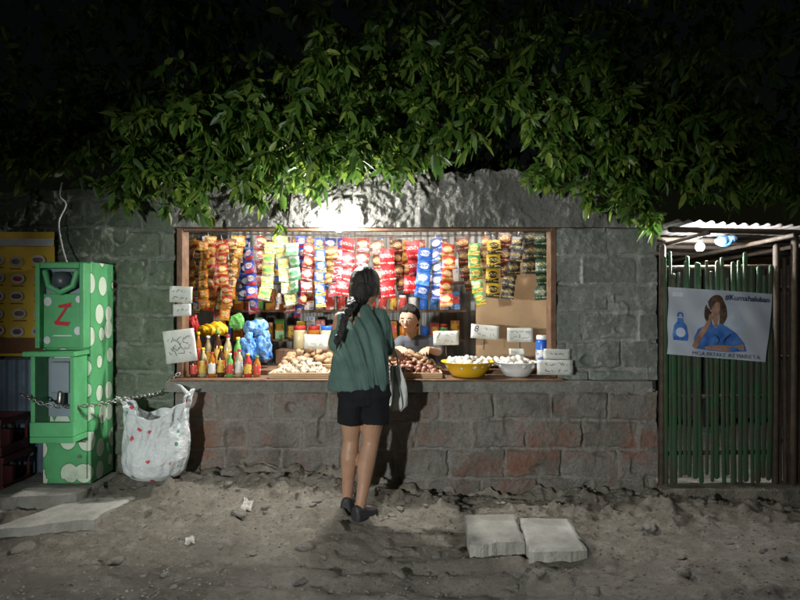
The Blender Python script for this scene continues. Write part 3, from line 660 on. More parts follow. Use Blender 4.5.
# ---------------------------------------------------------------- sachets
DES={
'gold':('gold and red',(.46,.26,.035),(.4,.05,.03),(.55,.42,.14),(.35,.02,.02)),
'orange':('orange',(.50,.16,.02),(.52,.34,.05),(.56,.42,.18),(.35,.03,.02)),
'redor':('red and orange',(.42,.03,.02),(.55,.22,.02),(.55,.34,.08),(.62,.56,.5)),
'brown':('brown and gold',(.12,.045,.02),(.38,.22,.05),(.35,.16,.04),(.7,.6,.35)),
'bluered':('blue and red',(.02,.06,.33),(.45,.03,.04),(.5,.5,.5),(.42,.03,.03)),
'lemon':('yellow and white',(.52,.38,.07),(.46,.46,.41),(.18,.34,.1),(.05,.2,.05)),
'lime':('lime and white',(.36,.39,.14),(.46,.46,.42),(.46,.30,.1),(.1,.22,.05)),
'white':('white and green',(.42,.42,.38),(.1,.3,.13),(.14,.34,.18),(.05,.2,.08)),
'wblue':('white and blue',(.42,.44,.47),(.05,.18,.42),(.1,.25,.48),(.6,.6,.6)),
'dkred':('dark red',(.20,.02,.02),(.07,.02,.02),(.42,.25,.09),(.6,.5,.42)),
'blueyel':('blue and yellow',(.03,.08,.34),(.52,.37,.05),(.52,.42,.09),(.02,.05,.25)),
'wred':('white and red',(.36,.34,.33),(.42,.03,.04),(.42,.03,.04),(.55,.55,.55)),
'redw':('bright red and white',(.42,.010,.015),(.42,.02,.02),(.44,.025,.025),(.58,.54,.51)),
'blue':('royal blue',(.02,.08,.40),(.04,.18,.48),(.42,.44,.55),(.02,.08,.36)),
'navy':('navy and white',(.02,.03,.14),(.03,.10,.32),(.40,.44,.55),(.6,.6,.6)),
'grnyel':('green and yellow',(.06,.22,.05),(.5,.38,.05),(.5,.4,.09),(.3,.05,.02)),
'yelblk':('yellow and black',(.58,.37,.03),(.03,.025,.02),(.05,.03,.02),(.6,.48,.16)),
'black':('black and gold',(.020,.018,.016),(.035,.028,.018),(.10,.07,.03),(.45,.33,.12)),
'dkgrn':('dark green',(.015,.045,.022),(.02,.06,.03),(.07,.09,.035),(.45,.42,.25)),
'coffee':('dark brown',(.065,.024,.015),(.22,.03,.02),(.3,.13,.05),(.6,.48,.28)),
}
for k,d in DES.items(): M['s_'+k]=sachet_mat('sachet_'+k,*d[1:])
SMESH={}
def sachet_mesh(des,w2,h2,kk):
    key=(des,round(w2,3),round(h2,3),kk)
    if key in SMESH: return SMESH[key]
    mb=MB(); n=8; sd=kk*7+3
    for sgn in(-1,1):
        def fn(u,v,sgn=sgn):
            e=(1-(2*u-1)**4)*(1-min(1,(abs(2*v-1)/.88))**4)
            return Vector(((u-.5)*w2,sgn*(.011*e+.0006)+float(fbm(u*3,v*3,3,sd))*.016,-h2*(1-v)))
        mb.grid(fn,n,n)
        if sgn==1: mb.f[-n*n:]=[f[::-1] for f in mb.f[-n*n:]]
    me=bpy.data.meshes.new('sachet'); me.from_pydata(mb.v,[],mb.f); me.update(); me.polygons.foreach_set('use_smooth',[True]*len(me.polygons)); me.materials.append(M['s_'+des]); SMESH[key]=me; return me
STR=[(194,238,8,11,11,'gold',.5),(203,241,7,10,10,'orange',.46),(212,236,7,11,11,'gold',.52),(221,243,6,10,11,'redor',.44),(230,239,5,11,11,'brown',.46),(240,236,8,11,11,'orange',.50),(250,248,5,12,13,'bluered',.44),(261,236,3,13,13,'dkred',.48),(270,242,5,13,12,'lemon',.46),(281,236,6,13,12,'lime',.50),(292,243,4,12,13,'white',.48),(302,236,7,11,12,'bluered',.54),(311,244,5,12,13,'dkred',.48),(321,238,6,11,12,'blueyel',.55),(329,246,3,12,13,'brown',.54),(338,250,3,15,16,'wred',.60),(350,238,4,14,15,'redw',.58),(363,238,4,14,15,'dkred',.56),(375,240,3,14,15,'coffee',.52),(387,249,3,15,17,'redw',.48),(398,240,4,13,13,'coffee',.52),(413,241,3,15,18,'redw',.45),(425,248,4,14,13,'blue',.42),(436,238,5,13,13,'navy',.47),(449,244,5,13,13,'redor',.38),(461,237,4,14,14,'coffee',.40),(473,243,5,13,13,'grnyel',.37),(484,236,3,14,13,'brown',.42),(494,240,4,15,15,'yelblk',.32),(506,233,3,14,15,'coffee',.36),(517,237,5,13,13,'black',.31),(530,230,3,15,15,'black',.30),(542,232,5,14,14,'dkgrn',.27)]
BACK=[(199,238,6,12,13,'blueyel',.8),(210,236,5,12,13,'wblue',.76),(222,239,7,12,13,'redor',.8),(236,236,6,12,13,'lemon',.8),(247,238,5,12,13,'navy',.82),(259,238,6,12,13,'wred',.8),(272,240,5,12,13,'brown',.78),(285,238,6,12,13,'coffee',.8),(297,237,5,12,13,'orange',.8),(309,238,5,12,13,'gold',.8),(320,240,4,12,13,'redor',.8),(331,238,4,12,13,'navy',.8),(345,238,4,12,13,'bluered',.8),(381,238,4,12,12,'blueyel',.8),(393,238,4,12,12,'brown',.8),(406,240,3,12,12,'gold',.78),(420,240,4,12,12,'dkred',.8),(433,240,3,12,12,'grnyel',.8),(446,239,3,12,12,'coffee',.8)]
mb=MB(); mb.tube([(0,0,-.005),(0,0,.03),(0,.008,.04),(0,.014,.03)],.002,6); HOOK=bpy.data.meshes.new('hook'); HOOK.from_pydata(mb.v,[],mb.f); HOOK.materials.append(M['steel'])
def strip(i,px,yt,n,wp,hp,des,Y,lab):
    d=Y-CAMY; sc=random.uniform(.9,1.12); w2=wp*d/F*sc; h2=hp*d/F; top=P(px+random.uniform(-1.5,1.5),yt,Y)
    t=thing('sachet_strip',lab,'sachets',top,'strips of sachets hanging in the serving window')
    t.rotation_euler=(random.uniform(-.08,.08),random.uniform(-.12,.12),random.uniform(-.7,.7))
    z=0; dr=random.uniform(-.014,.014)
    for k in range(n):
        o=bpy.data.objects.new('sachet',sachet_mesh(des,w2,h2,k%3)); COL.objects.link(o); o.parent=t
        o.location=(random.uniform(-.006,.006)+dr*k*k*.2,random.uniform(-.004,.004)-.004*k,z); o.rotation_euler=(random.uniform(-.28,.28),random.uniform(-.14,.14),random.uniform(-.4,.4)); z-=h2*.965
    o=bpy.data.objects.new('hook',HOOK); COL.objects.link(o); o.parent=t
for i,s_ in enumerate(STR): strip(i,*s_,f'hanging strip of {DES[s_[5]][0]} sachets, {ORD[i]} from the left in the front row')
for i,s_ in enumerate(BACK): strip(i,*s_,f'hanging strip of {DES[s_[5]][0]} sachets, {ORD[i]} from the left in the rear row')
for y,zz,lab in((.5,1.845,'rear'),(.36,1.84,'front')):
    mb=MB(); mb.tube([(-1.74,y,zz),(0,y,zz-.025),(1.6,y,zz)],.003,6); T(mb.build('hanging_wire',M['wire'],None),f'{lab} wire strung across the serving window carrying sachets','wire')
# ---------------------------------------------------------------- goods
def bottle(loc,h,r,liq,capm,labm,lab,rz=0):
    t=thing('bottle',lab,'bottle',loc,'bottles on the counter'); c=loc
    mb=MB(); mb.lathe([(r*.85,0),(r,.01),(r,h*.6),(r*.85,h*.7),(r*.42,h*.82),(r*.38,h*.93)],c,18); mb.build('body',liq,t,True)
    mb=MB(); mb.lathe([(r*.48,h*.92),(r*.5,h*.93),(r*.5,h*.99),(r*.4,h)],c,14); mb.build('cap',capm,t,True)
    mb=MB(); mb.lathe([(r*1.02,h*.15),(r*1.03,h*.16),(r*1.03,h*.54),(r*1.02,h*.55)],c,18); mb.build('label',labm,t,True)
LQ=['soy','vin','orange','soy','greenp','vin','red','orange','soy','vin']; CP=['red','yel','red','yel','white','red','yel','greenp','red','blue']; LBm=['rlabel','ylabel','wlabel','ylabel','rlabel','wlabel','ylabel','rlabel']
NM={'soy':'dark','vin':'pale','orange':'orange','greenp':'green','red':'red'}; CN={'red':'red','yel':'yellow','white':'white','greenp':'green','blue':'blue'}
for i,px in enumerate((194,203,212,221,230,239,248,257)):
    q=P(px,378,.03+.02*(i%2)); h=[.16,.21,.18,.22,.17,.20,.17,.15][i]
    bottle((q.x,q.y,.767),h,[.025,.028,.027,.026][i%4],M[LQ[i]],M[CP[i]],M[LBm[i]],f'{NM[LQ[i]]} bottle with {CN[CP[i]]} cap, {ORD[i]} from the left in the front counter row')
for i,px in enumerate((198,208,218,228,238)):
    q=P(px,370,.24); h=[.28,.25,.29,.26,.24][i]; a,b2,c2=LQ[(i*3+2)%10],CP[(i*3+1)%10],LBm[(i*3)%8]
    bottle((q.x,q.y,.801),h,.031,M[a],M[b2],M[c2],f'{NM[a]} bottle with {CN[b2]} cap, {ORD[i]} from the left in the rear counter row')
def pillow(c,s,name,mat,lab,cat,seed,rot=None,group=None):
    mb=MB(); Mx=Matrix.Rotation(rot or 0,3,'Z'); mb.box((0,0,0),(s[0]*.7,s[1]*.7,s[2]*.75)); mb.ell((0,0,0),(s[0]*.5,s[1]*.5,s[2]*.5)); mb.ell((0,0,s[2]*.1),(s[0]*.52,s[1]*.35,s[2]*.3)); mb.ell((s[0]*.12,0,s[2]*.42),(s[0]*.2,s[1]*.2,s[2]*.16))
    mb.v=[tuple(Mx@Vector(p)+Vector(c)) for p in mb.v]
    o=vox(mb,name,mat,None,max(s)/34,1,max(s)*.12,34,seed,off=Vector(c)-Vector((0,0,s[2]/2))); return T(o,lab,cat,group)
for i,(px,py,Y,s,mt,lab) in enumerate([(247,350,.28,(.15,.14,.24),'bluep','blue wrapped pack, left one standing behind the bottles'),(264,348,.32,(.13,.14,.24),'bluep','blue wrapped pack, right one standing behind the bottles'),(256,328,.34,(.19,.14,.12),'bluep','blue wrapped pack lying on top of two others'),(212,330,.4,(.25,.14,.11),'yel','yellow snack pack lying behind the tall bottles'),(237,322,.44,(.12,.1,.13),'greenp','green snack pack beside the blue wrapped packs'),(193,325,.4,(.1,.1,.14),'red','red snack pack at the left end behind the bottles')]):
    pillow(P(px,py,Y),s,'wrapped_pack',M[mt],lab,'pack',i*5+2,.2*(i%3-1))
# trays and produce
def tray(x0,x1,y0,y1,z,mat,lab):
    t=MB(); t.bx(x0,x1,y0,y1,z,z+.012); h=.04
    t.bx(x0,x1,y0,y0+.012,z+.013,z+h); t.bx(x0,x1,y1-.012,y1,z+.013,z+h); t.bx(x0,x0+.012,y0+.013,y1-.013,z+.013,z+h); t.bx(x1-.012,x1,y0+.013,y1-.013,z+.013,z+h)
    return T(t.build('produce_tray',mat,None,bevel=.003),lab,'tray')
def heap(name,proto,n,x0,x1,y0,y1,z,hmax,lab,group,cat,sz):
    first=None; pts=[]; tries=0
    while len(pts)<n and tries<6000:
        tries+=1; x=random.uniform(x0,x1); y=random.uniform(y0,y1)
        e=min((x-x0)/(x1-x0),(x1-x)/(x1-x0),.5)*2
        lay=random.random(); zz=z+lay*hmax*math.sqrt(max(e,.05))*(.35+.65*(y-y0)/(y1-y0))
        if all((x-p[0])**2+(y-p[1])**2+(zz-p[2])**2>(sz*1.5)**2 for p in pts): pts.append((x,y,zz))
    for p in pts:
        rot=(random.uniform(-1,1),random.uniform(-1,1),random.uniform(0,6)); s=random.uniform(.82,1.15)
        if first is None:
            first=proto; T(first,lab,cat,group); first.location=p; first.rotation_euler=rot
        else: dup(first,p,rot,scale=(s,s,s))
def garlic(r,mat,name):
    mb=MB(); n=18
    R=[]
    for i,(rr,z) in enumerate([(.2,-.7),(.7,-.65),(.98,-.25),(1,.1),(.75,.5),(.35,.8),(.16,1.1),(.12,1.35)]):
        R.append([Vector((r*rr*(1+.07*math.cos(6*a))*math.cos(a),r*rr*(1+.07*math.cos(6*a))*math.sin(a),r*z)) for a in [2*PI*k/n for k in range(n)]])
    mb.rings(R); return mb.build(name,mat,None,True,origin=(0,0,0))
def spud(r,mat,name,e=(1.25,1,.85)):
    mb=MB(); mb.ell((0,0,0),(r*e[0],r*e[1],r*e[2]),seg=14,n=9); mb.v=[tuple(Vector(p)*(1+.25*float(fbm(p[0]*30,p[2]*30+p[1]*20,3,4)))) for p in mb.v]; return mb.build(name,mat,None,True,origin=(0,0,0))
def egg(r,mat):
    mb=MB(); mb.ell((0,0,0),(r,r,r*1.3),seg=14,n=10); mb.v=[(p[0]*(1-.12*p[2]/r),p[1]*(1-.12*p[2]/r),p[2]) for p in mb.v]; return mb.build('egg',mat,None,True,origin=(0,0,0))
a=P(273,0,.1).x; b2=P(331,0,.1).x
tray(a,b2,-.06,.15,.768,M['ply'],'shallow wooden tray heaped with pale garlic bulbs')
heap('garlic',garlic(.024,M['garlic'],'garlic_bulb'),60,a+.03,b2-.03,-.03,.14,.79,.10,'pale garlic bulb in the heap on the wooden tray','garlic bulbs on the counter','garlic',.020)
tray(a+.02,b2+.02,.19,.46,.802,M['ply'],'wooden tray of brown potatoes behind the garlic')
heap('potato',spud(.032,M['potato'],'potato'),36,a+.04,b2-.02,.22,.43,.84,.12,'brown potato heaped on the tray behind the garlic','potatoes on the counter','potato',.03)
a=P(386,0,.1).x; b2=P(441,0,.1).x
tray(a-.04,b2,-.06,.15,.768,M['ply'],'shallow wooden tray of reddish shallots in front of the seller')
heap('shallot',spud(.021,M['onion'],'shallot',(1,1,1.15)),85,a-.02,b2-.03,-.03,.14,.79,.11,'reddish shallot heaped on the tray in front of the seller','shallots on the counter','shallot',.017)
tray(a-.02,b2-.03,.18,.36,.802,M['ply'],'wooden tray of brown roots nearest the seller')
heap('root',spud(.025,M['potato'],'ginger_root',(1.6,.8,.7)),34,a,b2-.05,.19,.32,.84,.085,'knobbly brown root on the tray nearest the seller','roots on the counter','root',.022)
def bowl(px,Y,r,h,mat,lab):
    q=P(px,0,Y); z=.768; mb=MB()
    mb.lathe([(r*.55,0),(r*.6,.004),(r*.8,h*.45),(r*.97,h*.95),(r*1.06,h),(r*1.06,h+.006),(r*.95,h),(r*.77,h*.48),(r*.5,.012)],(q.x,q.y,z),28)
    T(mb.build('bowl',mat,None,True),lab,'bowl'); return q,z
EG=egg(.0215,M['egg'])
def eggs(q,z,r,h,n,lab,grp,first):
    pts=[]; tr=0
    while len(pts)<n and tr<5000:
        tr+=1; a=random.uniform(0,2*PI); rr=r*.85*math.sqrt(random.random()); x,y=q.x+rr*math.cos(a),q.y+rr*math.sin(a); zz=z+h*.75+random.random()*.065*(1-(rr/r)**2)
        if all((x-p[0])**2+(y-p[1])**2+(zz-p[2])**2>.034**2 for p in pts): pts.append((x,y,zz))
    for i,p in enumerate(pts):
        rot=(random.uniform(.8,2),random.uniform(-.6,.6),random.uniform(0,6))
        if first and i==0: o=EG; T(o,lab,'egg',grp); o.location=p; o.rotation_euler=rot
        else: o=dup(EG,p,rot); T(o,lab,'egg',grp)
q,z=bowl(468,.08,.185,.105,M['yel'],'yellow plastic bowl filled with white eggs on the counter'); eggs(q,z,.18,.105,46,'white egg piled in the yellow bowl','eggs in the yellow bowl',True)
q,z=bowl(517,.10,.15,.10,M['white'],'white bowl filled with eggs beside the yellow bowl'); eggs(q,z,.145,.10,30,'white egg piled in the white bowl','eggs in the white bowl',False)
a=P(447,0,.36).x
mb=MB(); n=6
mb.grid(lambda u,v:Vector((a+.62*u,.28+.2*v,.83+.006*math.cos(u*2*PI*12)*math.cos(v*2*PI*4))),72,26)
o=mb.build('egg_tray',M['card'],None,True); s=o.modifiers.new('s','SOLIDIFY'); s.thickness=.004; T(o,'pale cardboard egg tray behind the two bowls','egg tray')
for i in range(12):
    for j in range(4):
        o=dup(EG,(a+.026+i*.0517,.305+j*.05,.853),(random.uniform(-.1,.1),random.uniform(-.1,.1),0)); T(o,'white egg standing in the cardboard tray','egg','eggs in the cardboard tray')
# jar
q=P(542,348,.3)
t=thing('jar','blue plastic jar with pale lid at the right end of the counter','jar',(q.x,q.y,.802))
mb=MB(); mb.lathe([(.04,0),(.046,.01),(.046,.2),(.038,.22)],(q.x,q.y,.802),20); mb.build('body',M['blue'],t,True)
mb=MB(); mb.lathe([(.041,.218),(.043,.22),(.043,.245),(.04,.25)],(q.x,q.y,.802),20); mb.build('lid',M['white'],t,True)
mb=MB(); mb.lathe([(.0468,.06),(.0475,.061),(.0475,.14),(.0468,.141)],(q.x,q.y,.802),20); mb.build('label',M['wlabel'],t,True)
for i,(px,Y) in enumerate(((300,.65),(314,.68),(327,.62))):
    q=P(px,345,Y); h=.2; t=thing('jar',['jar of sweets with red lid, left one behind the potato tray','jar of sweets with red lid, middle one behind the potato tray','jar of sweets with blue lid behind the potato tray'][i],'jar',(q.x,q.y,.92))
    mb=MB(); mb.lathe([(.05,0),(.055,.01),(.055,.14),(.045,.16)],(q.x,q.y,.92),18); mb.build('body',M[['vin','orange','garlic'][i]],t,True)
    mb=MB(); mb.lathe([(.048,.158),(.05,.16),(.05,.185),(.045,.19)],(q.x,q.y,.92),18); mb.build('lid',M[['red','red','blue'][i]],t,True)
mb=MB(); mb.bx(-1.0,-.5,.56,.76,.80,.918); T(mb.build('wooden_box',M['wood'],None,bevel=.004),'low wooden box carrying three jars behind the potatoes','box')
# shelf goods at the back
kinds=['can','carton','carton','jar']; cm=['red','ylabel','wlabel','bluep','greenp','rlabel','yel','white','orange','blue']
cname=dict(red='red',ylabel='yellow and red',wlabel='white and blue',bluep='sky blue',greenp='green',rlabel='red and white',yel='yellow',white='white',orange='orange',blue='dark blue')
def good(kind,x,y,z,mt,lab):
    if kind=='can':
        t=thing('tin_can',lab,'can',(x,y,z)); mb=MB(); mb.lathe([(.038,0),(.04,.004),(.038,.008),(.038,.122),(.04,.126),(.037,.13),(.034,.126)],(x,y,z),18); mb.build('body',M['steel'],t,True)
        mb=MB(); mb.lathe([(.0385,.012),(.0392,.013),(.0392,.117),(.0385,.118)],(x,y,z),18); mb.build('label',M[mt],t,True)
    elif kind=='carton':
        t=thing('carton',lab,'carton',(x,y,z)); h=random.uniform(.15,.22); mb=MB(); mb.bx(x-.042,x+.042,y-.03,y+.03,z,z+h); mb.build('body',M[mt],t,bevel=.003)
        mb=MB(); mb.bx(x-.034,x+.034,y-.033,y-.031,z+h*.35,z+h*.75); mb.build('label',M[random.choice(['ylabel','rlabel','wlabel'])],t)
    else:
        t=thing('jar',lab,'jar',(x,y,z)); mb=MB(); mb.lathe([(.036,0),(.04,.008),(.04,.1),(.03,.115)],(x,y,z),16); mb.build('body',M[mt],t,True)
        mb=MB(); mb.lathe([(.033,.113),(.035,.115),(.035,.135),(.03,.14)],(x,y,z),16); mb.build('lid',M[random.choice(['red','blue','white'])],t,True)
for sh,(z,nm) in enumerate(((.951,'lowest'),(1.226,'middle'),(1.496,'top'))):
    x=-1.63; i=0
    while x<.56:
        kd=random.choice(kinds); mt=random.choice(cm); good(kd,x,1.47+random.uniform(0,.05),z,mt,f'{cname[mt]} {kd} on the {nm} back shelf, {ORD[i]} from the left'); x+=random.uniform(.088,.108); i+=1
# cards
def card(c,w2,h2,lab,rot=0,tilt=0,lines=2,digit=None,stick=False,seed=0):
    t=thing('price_card',lab,'price card',c); rr=random.Random(seed)
    Rm=Matrix.Rotation(rot,3,'Y')@Matrix.Rotation(tilt,3,'X')
    def L(x,y,z): return Rm@Vector((x,y,z))+Vector(c)
    mb=MB(); mb.grid(lambda u,v:L((u-.5)*w2,.006*math.sin(u*4+seed)+.004*math.sin(v*5+seed*2),(v-.5)*h2),8,4); o=mb.build('card',M['card'],t,True); s=o.modifiers.new('s','SOLIDIFY'); s.thickness=.0015
    mb=MB()
    for l in range(lines):
        z=h2*(.22-.42*l/(max(1,lines-1)) if lines>1 else 0); x=-w2*.36; pts=[]
        if digit and l==0: x=-w2*.02
        hh=min(.018,h2*.11)
        while x<w2*.36:
            pts.append(L(x,-.0115,z+rr.uniform(-1,1)*hh)); x+=rr.uniform(.004,.009)
            if rr.random()<.22: 
                if len(pts)>1: mb.tube(pts,.0014,5)
                pts=[]; x+=.008
        if len(pts)>1: mb.tube(pts,.0014,5)
    if mb.v: mb.build('handwriting',M['ink'],t)
    if digit: text(digit,h2*.62,M['ink'],t,L(-w2*.4,-.0115,-.02*h2),L(1,0,0)-Vector(c),L(.15,0,1)-Vector(c),'lettering')
    if stick:
        mb=MB(); mb.tube([L(0,.012,h2*.3),L(0,.012,-h2*.5-.08)],.004,6); mb.build('stick',M['bamboo'],t,True)
card(P(181,294.5,-.05),.165,.115,'white handwritten card, uppermost on the left window jamb',.04,0,2,None,False,1)
card(P(182,310,-.05),.13,.085,'small white handwritten card, middle one on the left window jamb',-.05,0,1,None,False,2)
card(P(180,346,-.06),.22,.23,'large white sheet with writing hanging low on the left window jamb',-.12,0,4,None,False,3)
card(P(446,338,.22),.19,.105,'white price card on a stick right of the seller',-.02,-.1,2,'7',True,4)
card(P(485,332,.4),.22,.11,'white price card standing behind the yellow bowl',.08,-.1,2,'8',True,5)
card(P(520,335,.38),.2,.11,'white price card standing behind the white bowl',.0,-.1,2,None,True,6)
card(P(316,342,.30),.18,.11,'white price card on a stick above the garlic and potatoes',.05,-.1,2,None,True,7)
card(P(555,367.5,-.06),.25,.105,'white handwritten card leaning on the pillar above the ledge',.0,0,2,None,False,8)
card(P(557,354,-.035),.19,.07,'narrow grey white card on the pillar above another card',.02,0,1,None,False,9)
card(P(517,352,.24),.12,.05,'small white price card tucked behind the eggs of the white bowl',.02,-.1,1,None,True,11)
# ---------------------------------------------------------------- people
def hand(mb,wr,f,n,s,curl,sc=1.0):
    wr=Vector(wr); f=Vector(f).normalized(); n=Vector(n); n=(n-f*n.dot(f)).normalized(); s=Vector(s); s=(s-f*s.dot(f)-n*s.dot(n)).normalized()
    L=[.066,.074,.068,.052]
    for i in range(4):
        o=(1.5-i)*.0185*sc; base=wr+s*o*.55+f*.012*sc; kn=wr+s*o+f*(.078-.004*abs(i-1))*sc
        mb.tube([base,base.lerp(kn,.5)-n*.002,kn],[.015*sc,.014*sc,.0105*sc],8)
        p=kn; a=curl*.5; pts=[p]; l=L[i]*sc
        for q,fr_ in enumerate((.45,.32,.23)):
            d=f*math.cos(a)+n*math.sin(a)+s*(1.5-i)*.06; p=p+d.normalized()*l*fr_; pts.append(p); a+=curl*(.6 if q==0 else .5)
        mb.tube(pts,[.0095*sc,.0088*sc,.008*sc,.0068*sc],8)
    b0=wr+s*.018*sc+f*.02*sc; p1=b0+(s*.75+f*.6+n*.3).normalized()*.036*sc; p2=p1+(s*.35+f*.85+n*.35).normalized()*.03*sc; p3=p2+(f*.9+n*.45).normalized()*.022*sc
    mb.tube([b0,p1,p2,p3],[.015*sc,.0115*sc,.0095*sc,.0075*sc],8)
def headmesh(mb,c,R,sc=1.0,young=False):
    def q(x,y,z): return R@(Vector((x,y,z))*sc)+Vector(c)
    def e(x,y,z,a,b_,d): mb.ell(q(x,y,z),(a*sc,b_*sc,d*sc),R,20,14)
    if young:
        rings=[]
        for i in range(1,26):
            th=PI*i/26; ring=[]
            for k in range(32):
                a=2*PI*k/32; nx_,ny_,nz_=math.sin(th)*math.cos(a),math.sin(th)*math.sin(a),-math.cos(th)
                low=max(0,-nz_); w_=.076*(1-.34*low**1.6); d_=.092*(1-.20*low**2)
                zz=.010+nz_*.108; yy=.008+ny_*d_-.016*low**1.5*(1 if ny_<0 else .3)
                ring.append(q(nx_*w_,yy,zz))
            rings.append(ring)
        mb.rings(rings)
        for sx in(-1,1): e(sx*.077,.014,-.010,.011,.018,.028)
        mb.tube([q(0,-.084,-.004),q(0,-.0885,-.020),q(0,-.0915,-.029)],[.007*sc,.009*sc,.011*sc],10)
        e(0,-.085,-.058,.016,.007,.005); e(0,-.084,-.0655,.013,.007,.005)
        return
    e(0,.012,.03,.074,.092,.085); e(0,-.012,-.045,.060,.070,.066); e(0,-.045,-.082,.030,.030,.022); e(0,-.052,.035,.058,.036,.04)
    for sx in(-1,1):
        e(sx*.034,-.052,-.028,.032,.030,.030); e(sx*.077,.012,-.012,.012,.02,.032)
        e(sx*.012,-.083,-.038,.01,.012,.009); e(sx*.03,-.08,.022,.022,.010,.008)
    mb.tube([q(0,-.075,.012),q(0,-.088,-.015),q(0,-.098,-.034)],[.011*sc,.012*sc,.014*sc],10)
    mb.ell(q(0,-.078,-.062),(.022*sc,.012*sc,.006*sc),R); mb.ell(q(0,-.076,-.073),(.018*sc,.012*sc,.007*sc),R)
# customer
CU=thing('person','person seen from behind in a green shirt and black shorts at the window','person',(-.26,-.52,gz(-.26,-.55)))
gR=gz(-.22,-.58)+.0; gL=gz(-.34,-.47)
mb=MB()
mb.loft([(-.225,-.51,.68,.11,.09),(-.225,-.51,.74,.150,.115),(-.232,-.495,.86,.125,.10),(-.24,-.455,1.0,.12,.09),(-.245,-.415,1.12,.135,.092),(-.247,-.385,1.20,.14,.076),(-.247,-.375,1.245,.085,.06),(-.24,-.36,1.29,.05,.05)])
mb.tube([(-.24,-.365,1.22),(-.228,-.345,1.34)],[.05,.046],14)
HC=Vector((-.222,-.340,1.405)); HS=1.07
RH=Matrix.Rotation(PI-.62,3,'Z')@Matrix.Rotation(.20,3,'X')
headmesh(mb,HC,RH,HS)
def leg(h,k,a,f,r):
    h,k,a=Vector(h),Vector(k),Vector(a); f=Vector(f).normalized()
    mid=k.lerp(a,.32)-f*.014
    mb.tube([h,h.lerp(k,.35),h.lerp(k,.75),k,mid,k.lerp(a,.68),a],[r*1.12,r*1.02,r*.80,r*.66,r*.74,r*.53,r*.42],16)
    mb.tube([a-f*.02+Vector((0,0,-.05)),a+f*.05+Vector((0,0,-.055)),a+f*.10+Vector((0,0,-.062))],[.030,.030,.024],12)
    mb.tube([a,a-f*.015+Vector((0,0,-.05))],[.032,.030],12)
hR=(-.160,-.51,.73); hL=(-.297,-.51,.73)
aR=Vector((-.245,-.575,gR+.092)); aL=Vector((-.335,-.485,gL+.092)); fR=Vector((.55,.8,0)).normalized(); fL=Vector((.05,1,0)).normalized()
leg(hR,(-.186,-.490,.415),aR,fR,.078); leg(hL,(-.312,-.470,.425),aL,fL,.078)
mb.tube([(-.115,-.385,1.2),(-.095,-.38,1.11),(-.082,-.36,1.0)],[.045,.042,.036],14); mb.tube([(-.082,-.36,1.0),(-.045,-.24,.965),(-.015,-.11,.945)],[.036,.035,.025],14)
hand(mb,(-.012,-.10,.943),(0.2,1,-.30),(0,-.2,-1),(-1,0,0),.55,.95)
mb.tube([(-.385,-.385,1.2),(-.412,-.36,1.1),(-.42,-.31,1.0)],[.045,.042,.036],14); mb.tube([(-.42,-.31,1.0),(-.39,-.22,.97),(-.35,-.14,.955)],[.036,.035,.025],14)
hand(mb,(-.345,-.135,.953),(.35,1,-.3),(.2,-.2,-1),(1,-.3,0),.7,.95)
vox(mb,'body',M['skin'],CU,.0055,4)
mb=MB(); mb.loft([(-.262,-.52,.765,.182,.140),(-.262,-.52,.80,.180,.140),(-.26,-.505,.9,.172,.135),(-.255,-.465,1.03,.162,.125),(-.25,-.42,1.14,.158,.112),(-.248,-.39,1.2,.155,.090),(-.247,-.38,1.235,.12,.070),(-.244,-.367,1.275,.062,.056)],40)
mb.tube([(-.135,-.39,1.205),(-.108,-.39,1.13),(-.088,-.37,1.02)],[.058,.062,.066],18); mb.tube([(-.362,-.39,1.205),(-.40,-.37,1.12),(-.415,-.335,1.03)],[.058,.063,.068],18)
vox(mb,'shirt',M['shirt'],CU,.006,4,.042,12,4,fz=2.4)
mb=MB(); mb.loft([(-.225,-.51,.66,.14,.11),(-.225,-.51,.72,.172,.135),(-.228,-.51,.8,.16,.125)],32)
for hx,kx in((-.155,-.160),(-.30,-.305)): mb.loft([(kx,-.51,.545,.088,.1),(kx,-.51,.6,.09,.102),(hx,-.51,.70,.088,.105)],26)
vox(mb,'shorts',M['shorts'],CU,.007,4,.012,14,9,fz=4)
def H(x,y,z): return RH@(Vector((x,y,z))*HS)+HC
def He(x,y,z,a,b_,c_): mb.ell(H(x,y,z),(a*HS,b_*HS,c_*HS),RH,22,14)
mb=MB(); He(0,.02,.037,.084,.100,.090); He(0,.05,-.02,.076,.066,.085); He(0,.065,-.07,.060,.050,.065); He(0,.075,-.115,.042,.036,.05)
for sx in(-1,1): He(sx*.07,.02,-.005,.02,.055,.06)
nape=H(0,.085,-.09)
br=[nape,Vector((-.30,-.490,1.29)),Vector((-.338,-.53,1.215)),Vector((-.366,-.565,1.13)),Vector((-.385,-.59,1.06))]
bp=[cr(br[max(i-1,0)],br[i],br[i+1],br[min(i+2,4)],k/5) for i in range(4) for k in range(5)]+[br[-1]]
for i,p in enumerate(bp):
    r=.033*(1-.6*i/len(bp)); sx=.006*(1 if i%2 else -1)
    mb.ell(p+Vector((sx,-.002,0)),(r,r*.75,.027),Matrix.Rotation(.4*(1 if i%2 else -1),3,'Y'),14,8)
mb.tube(bp,[.027*(1-.6*i/len(bp)) for i in range(len(bp))],10)
mb.tube([bp[-1],bp[-1]+Vector((-.01,0,-.06))],[.013,.003],10)
vox(mb,'hair',M['hair'],CU,.005,3,.008,60,5,fz=10)
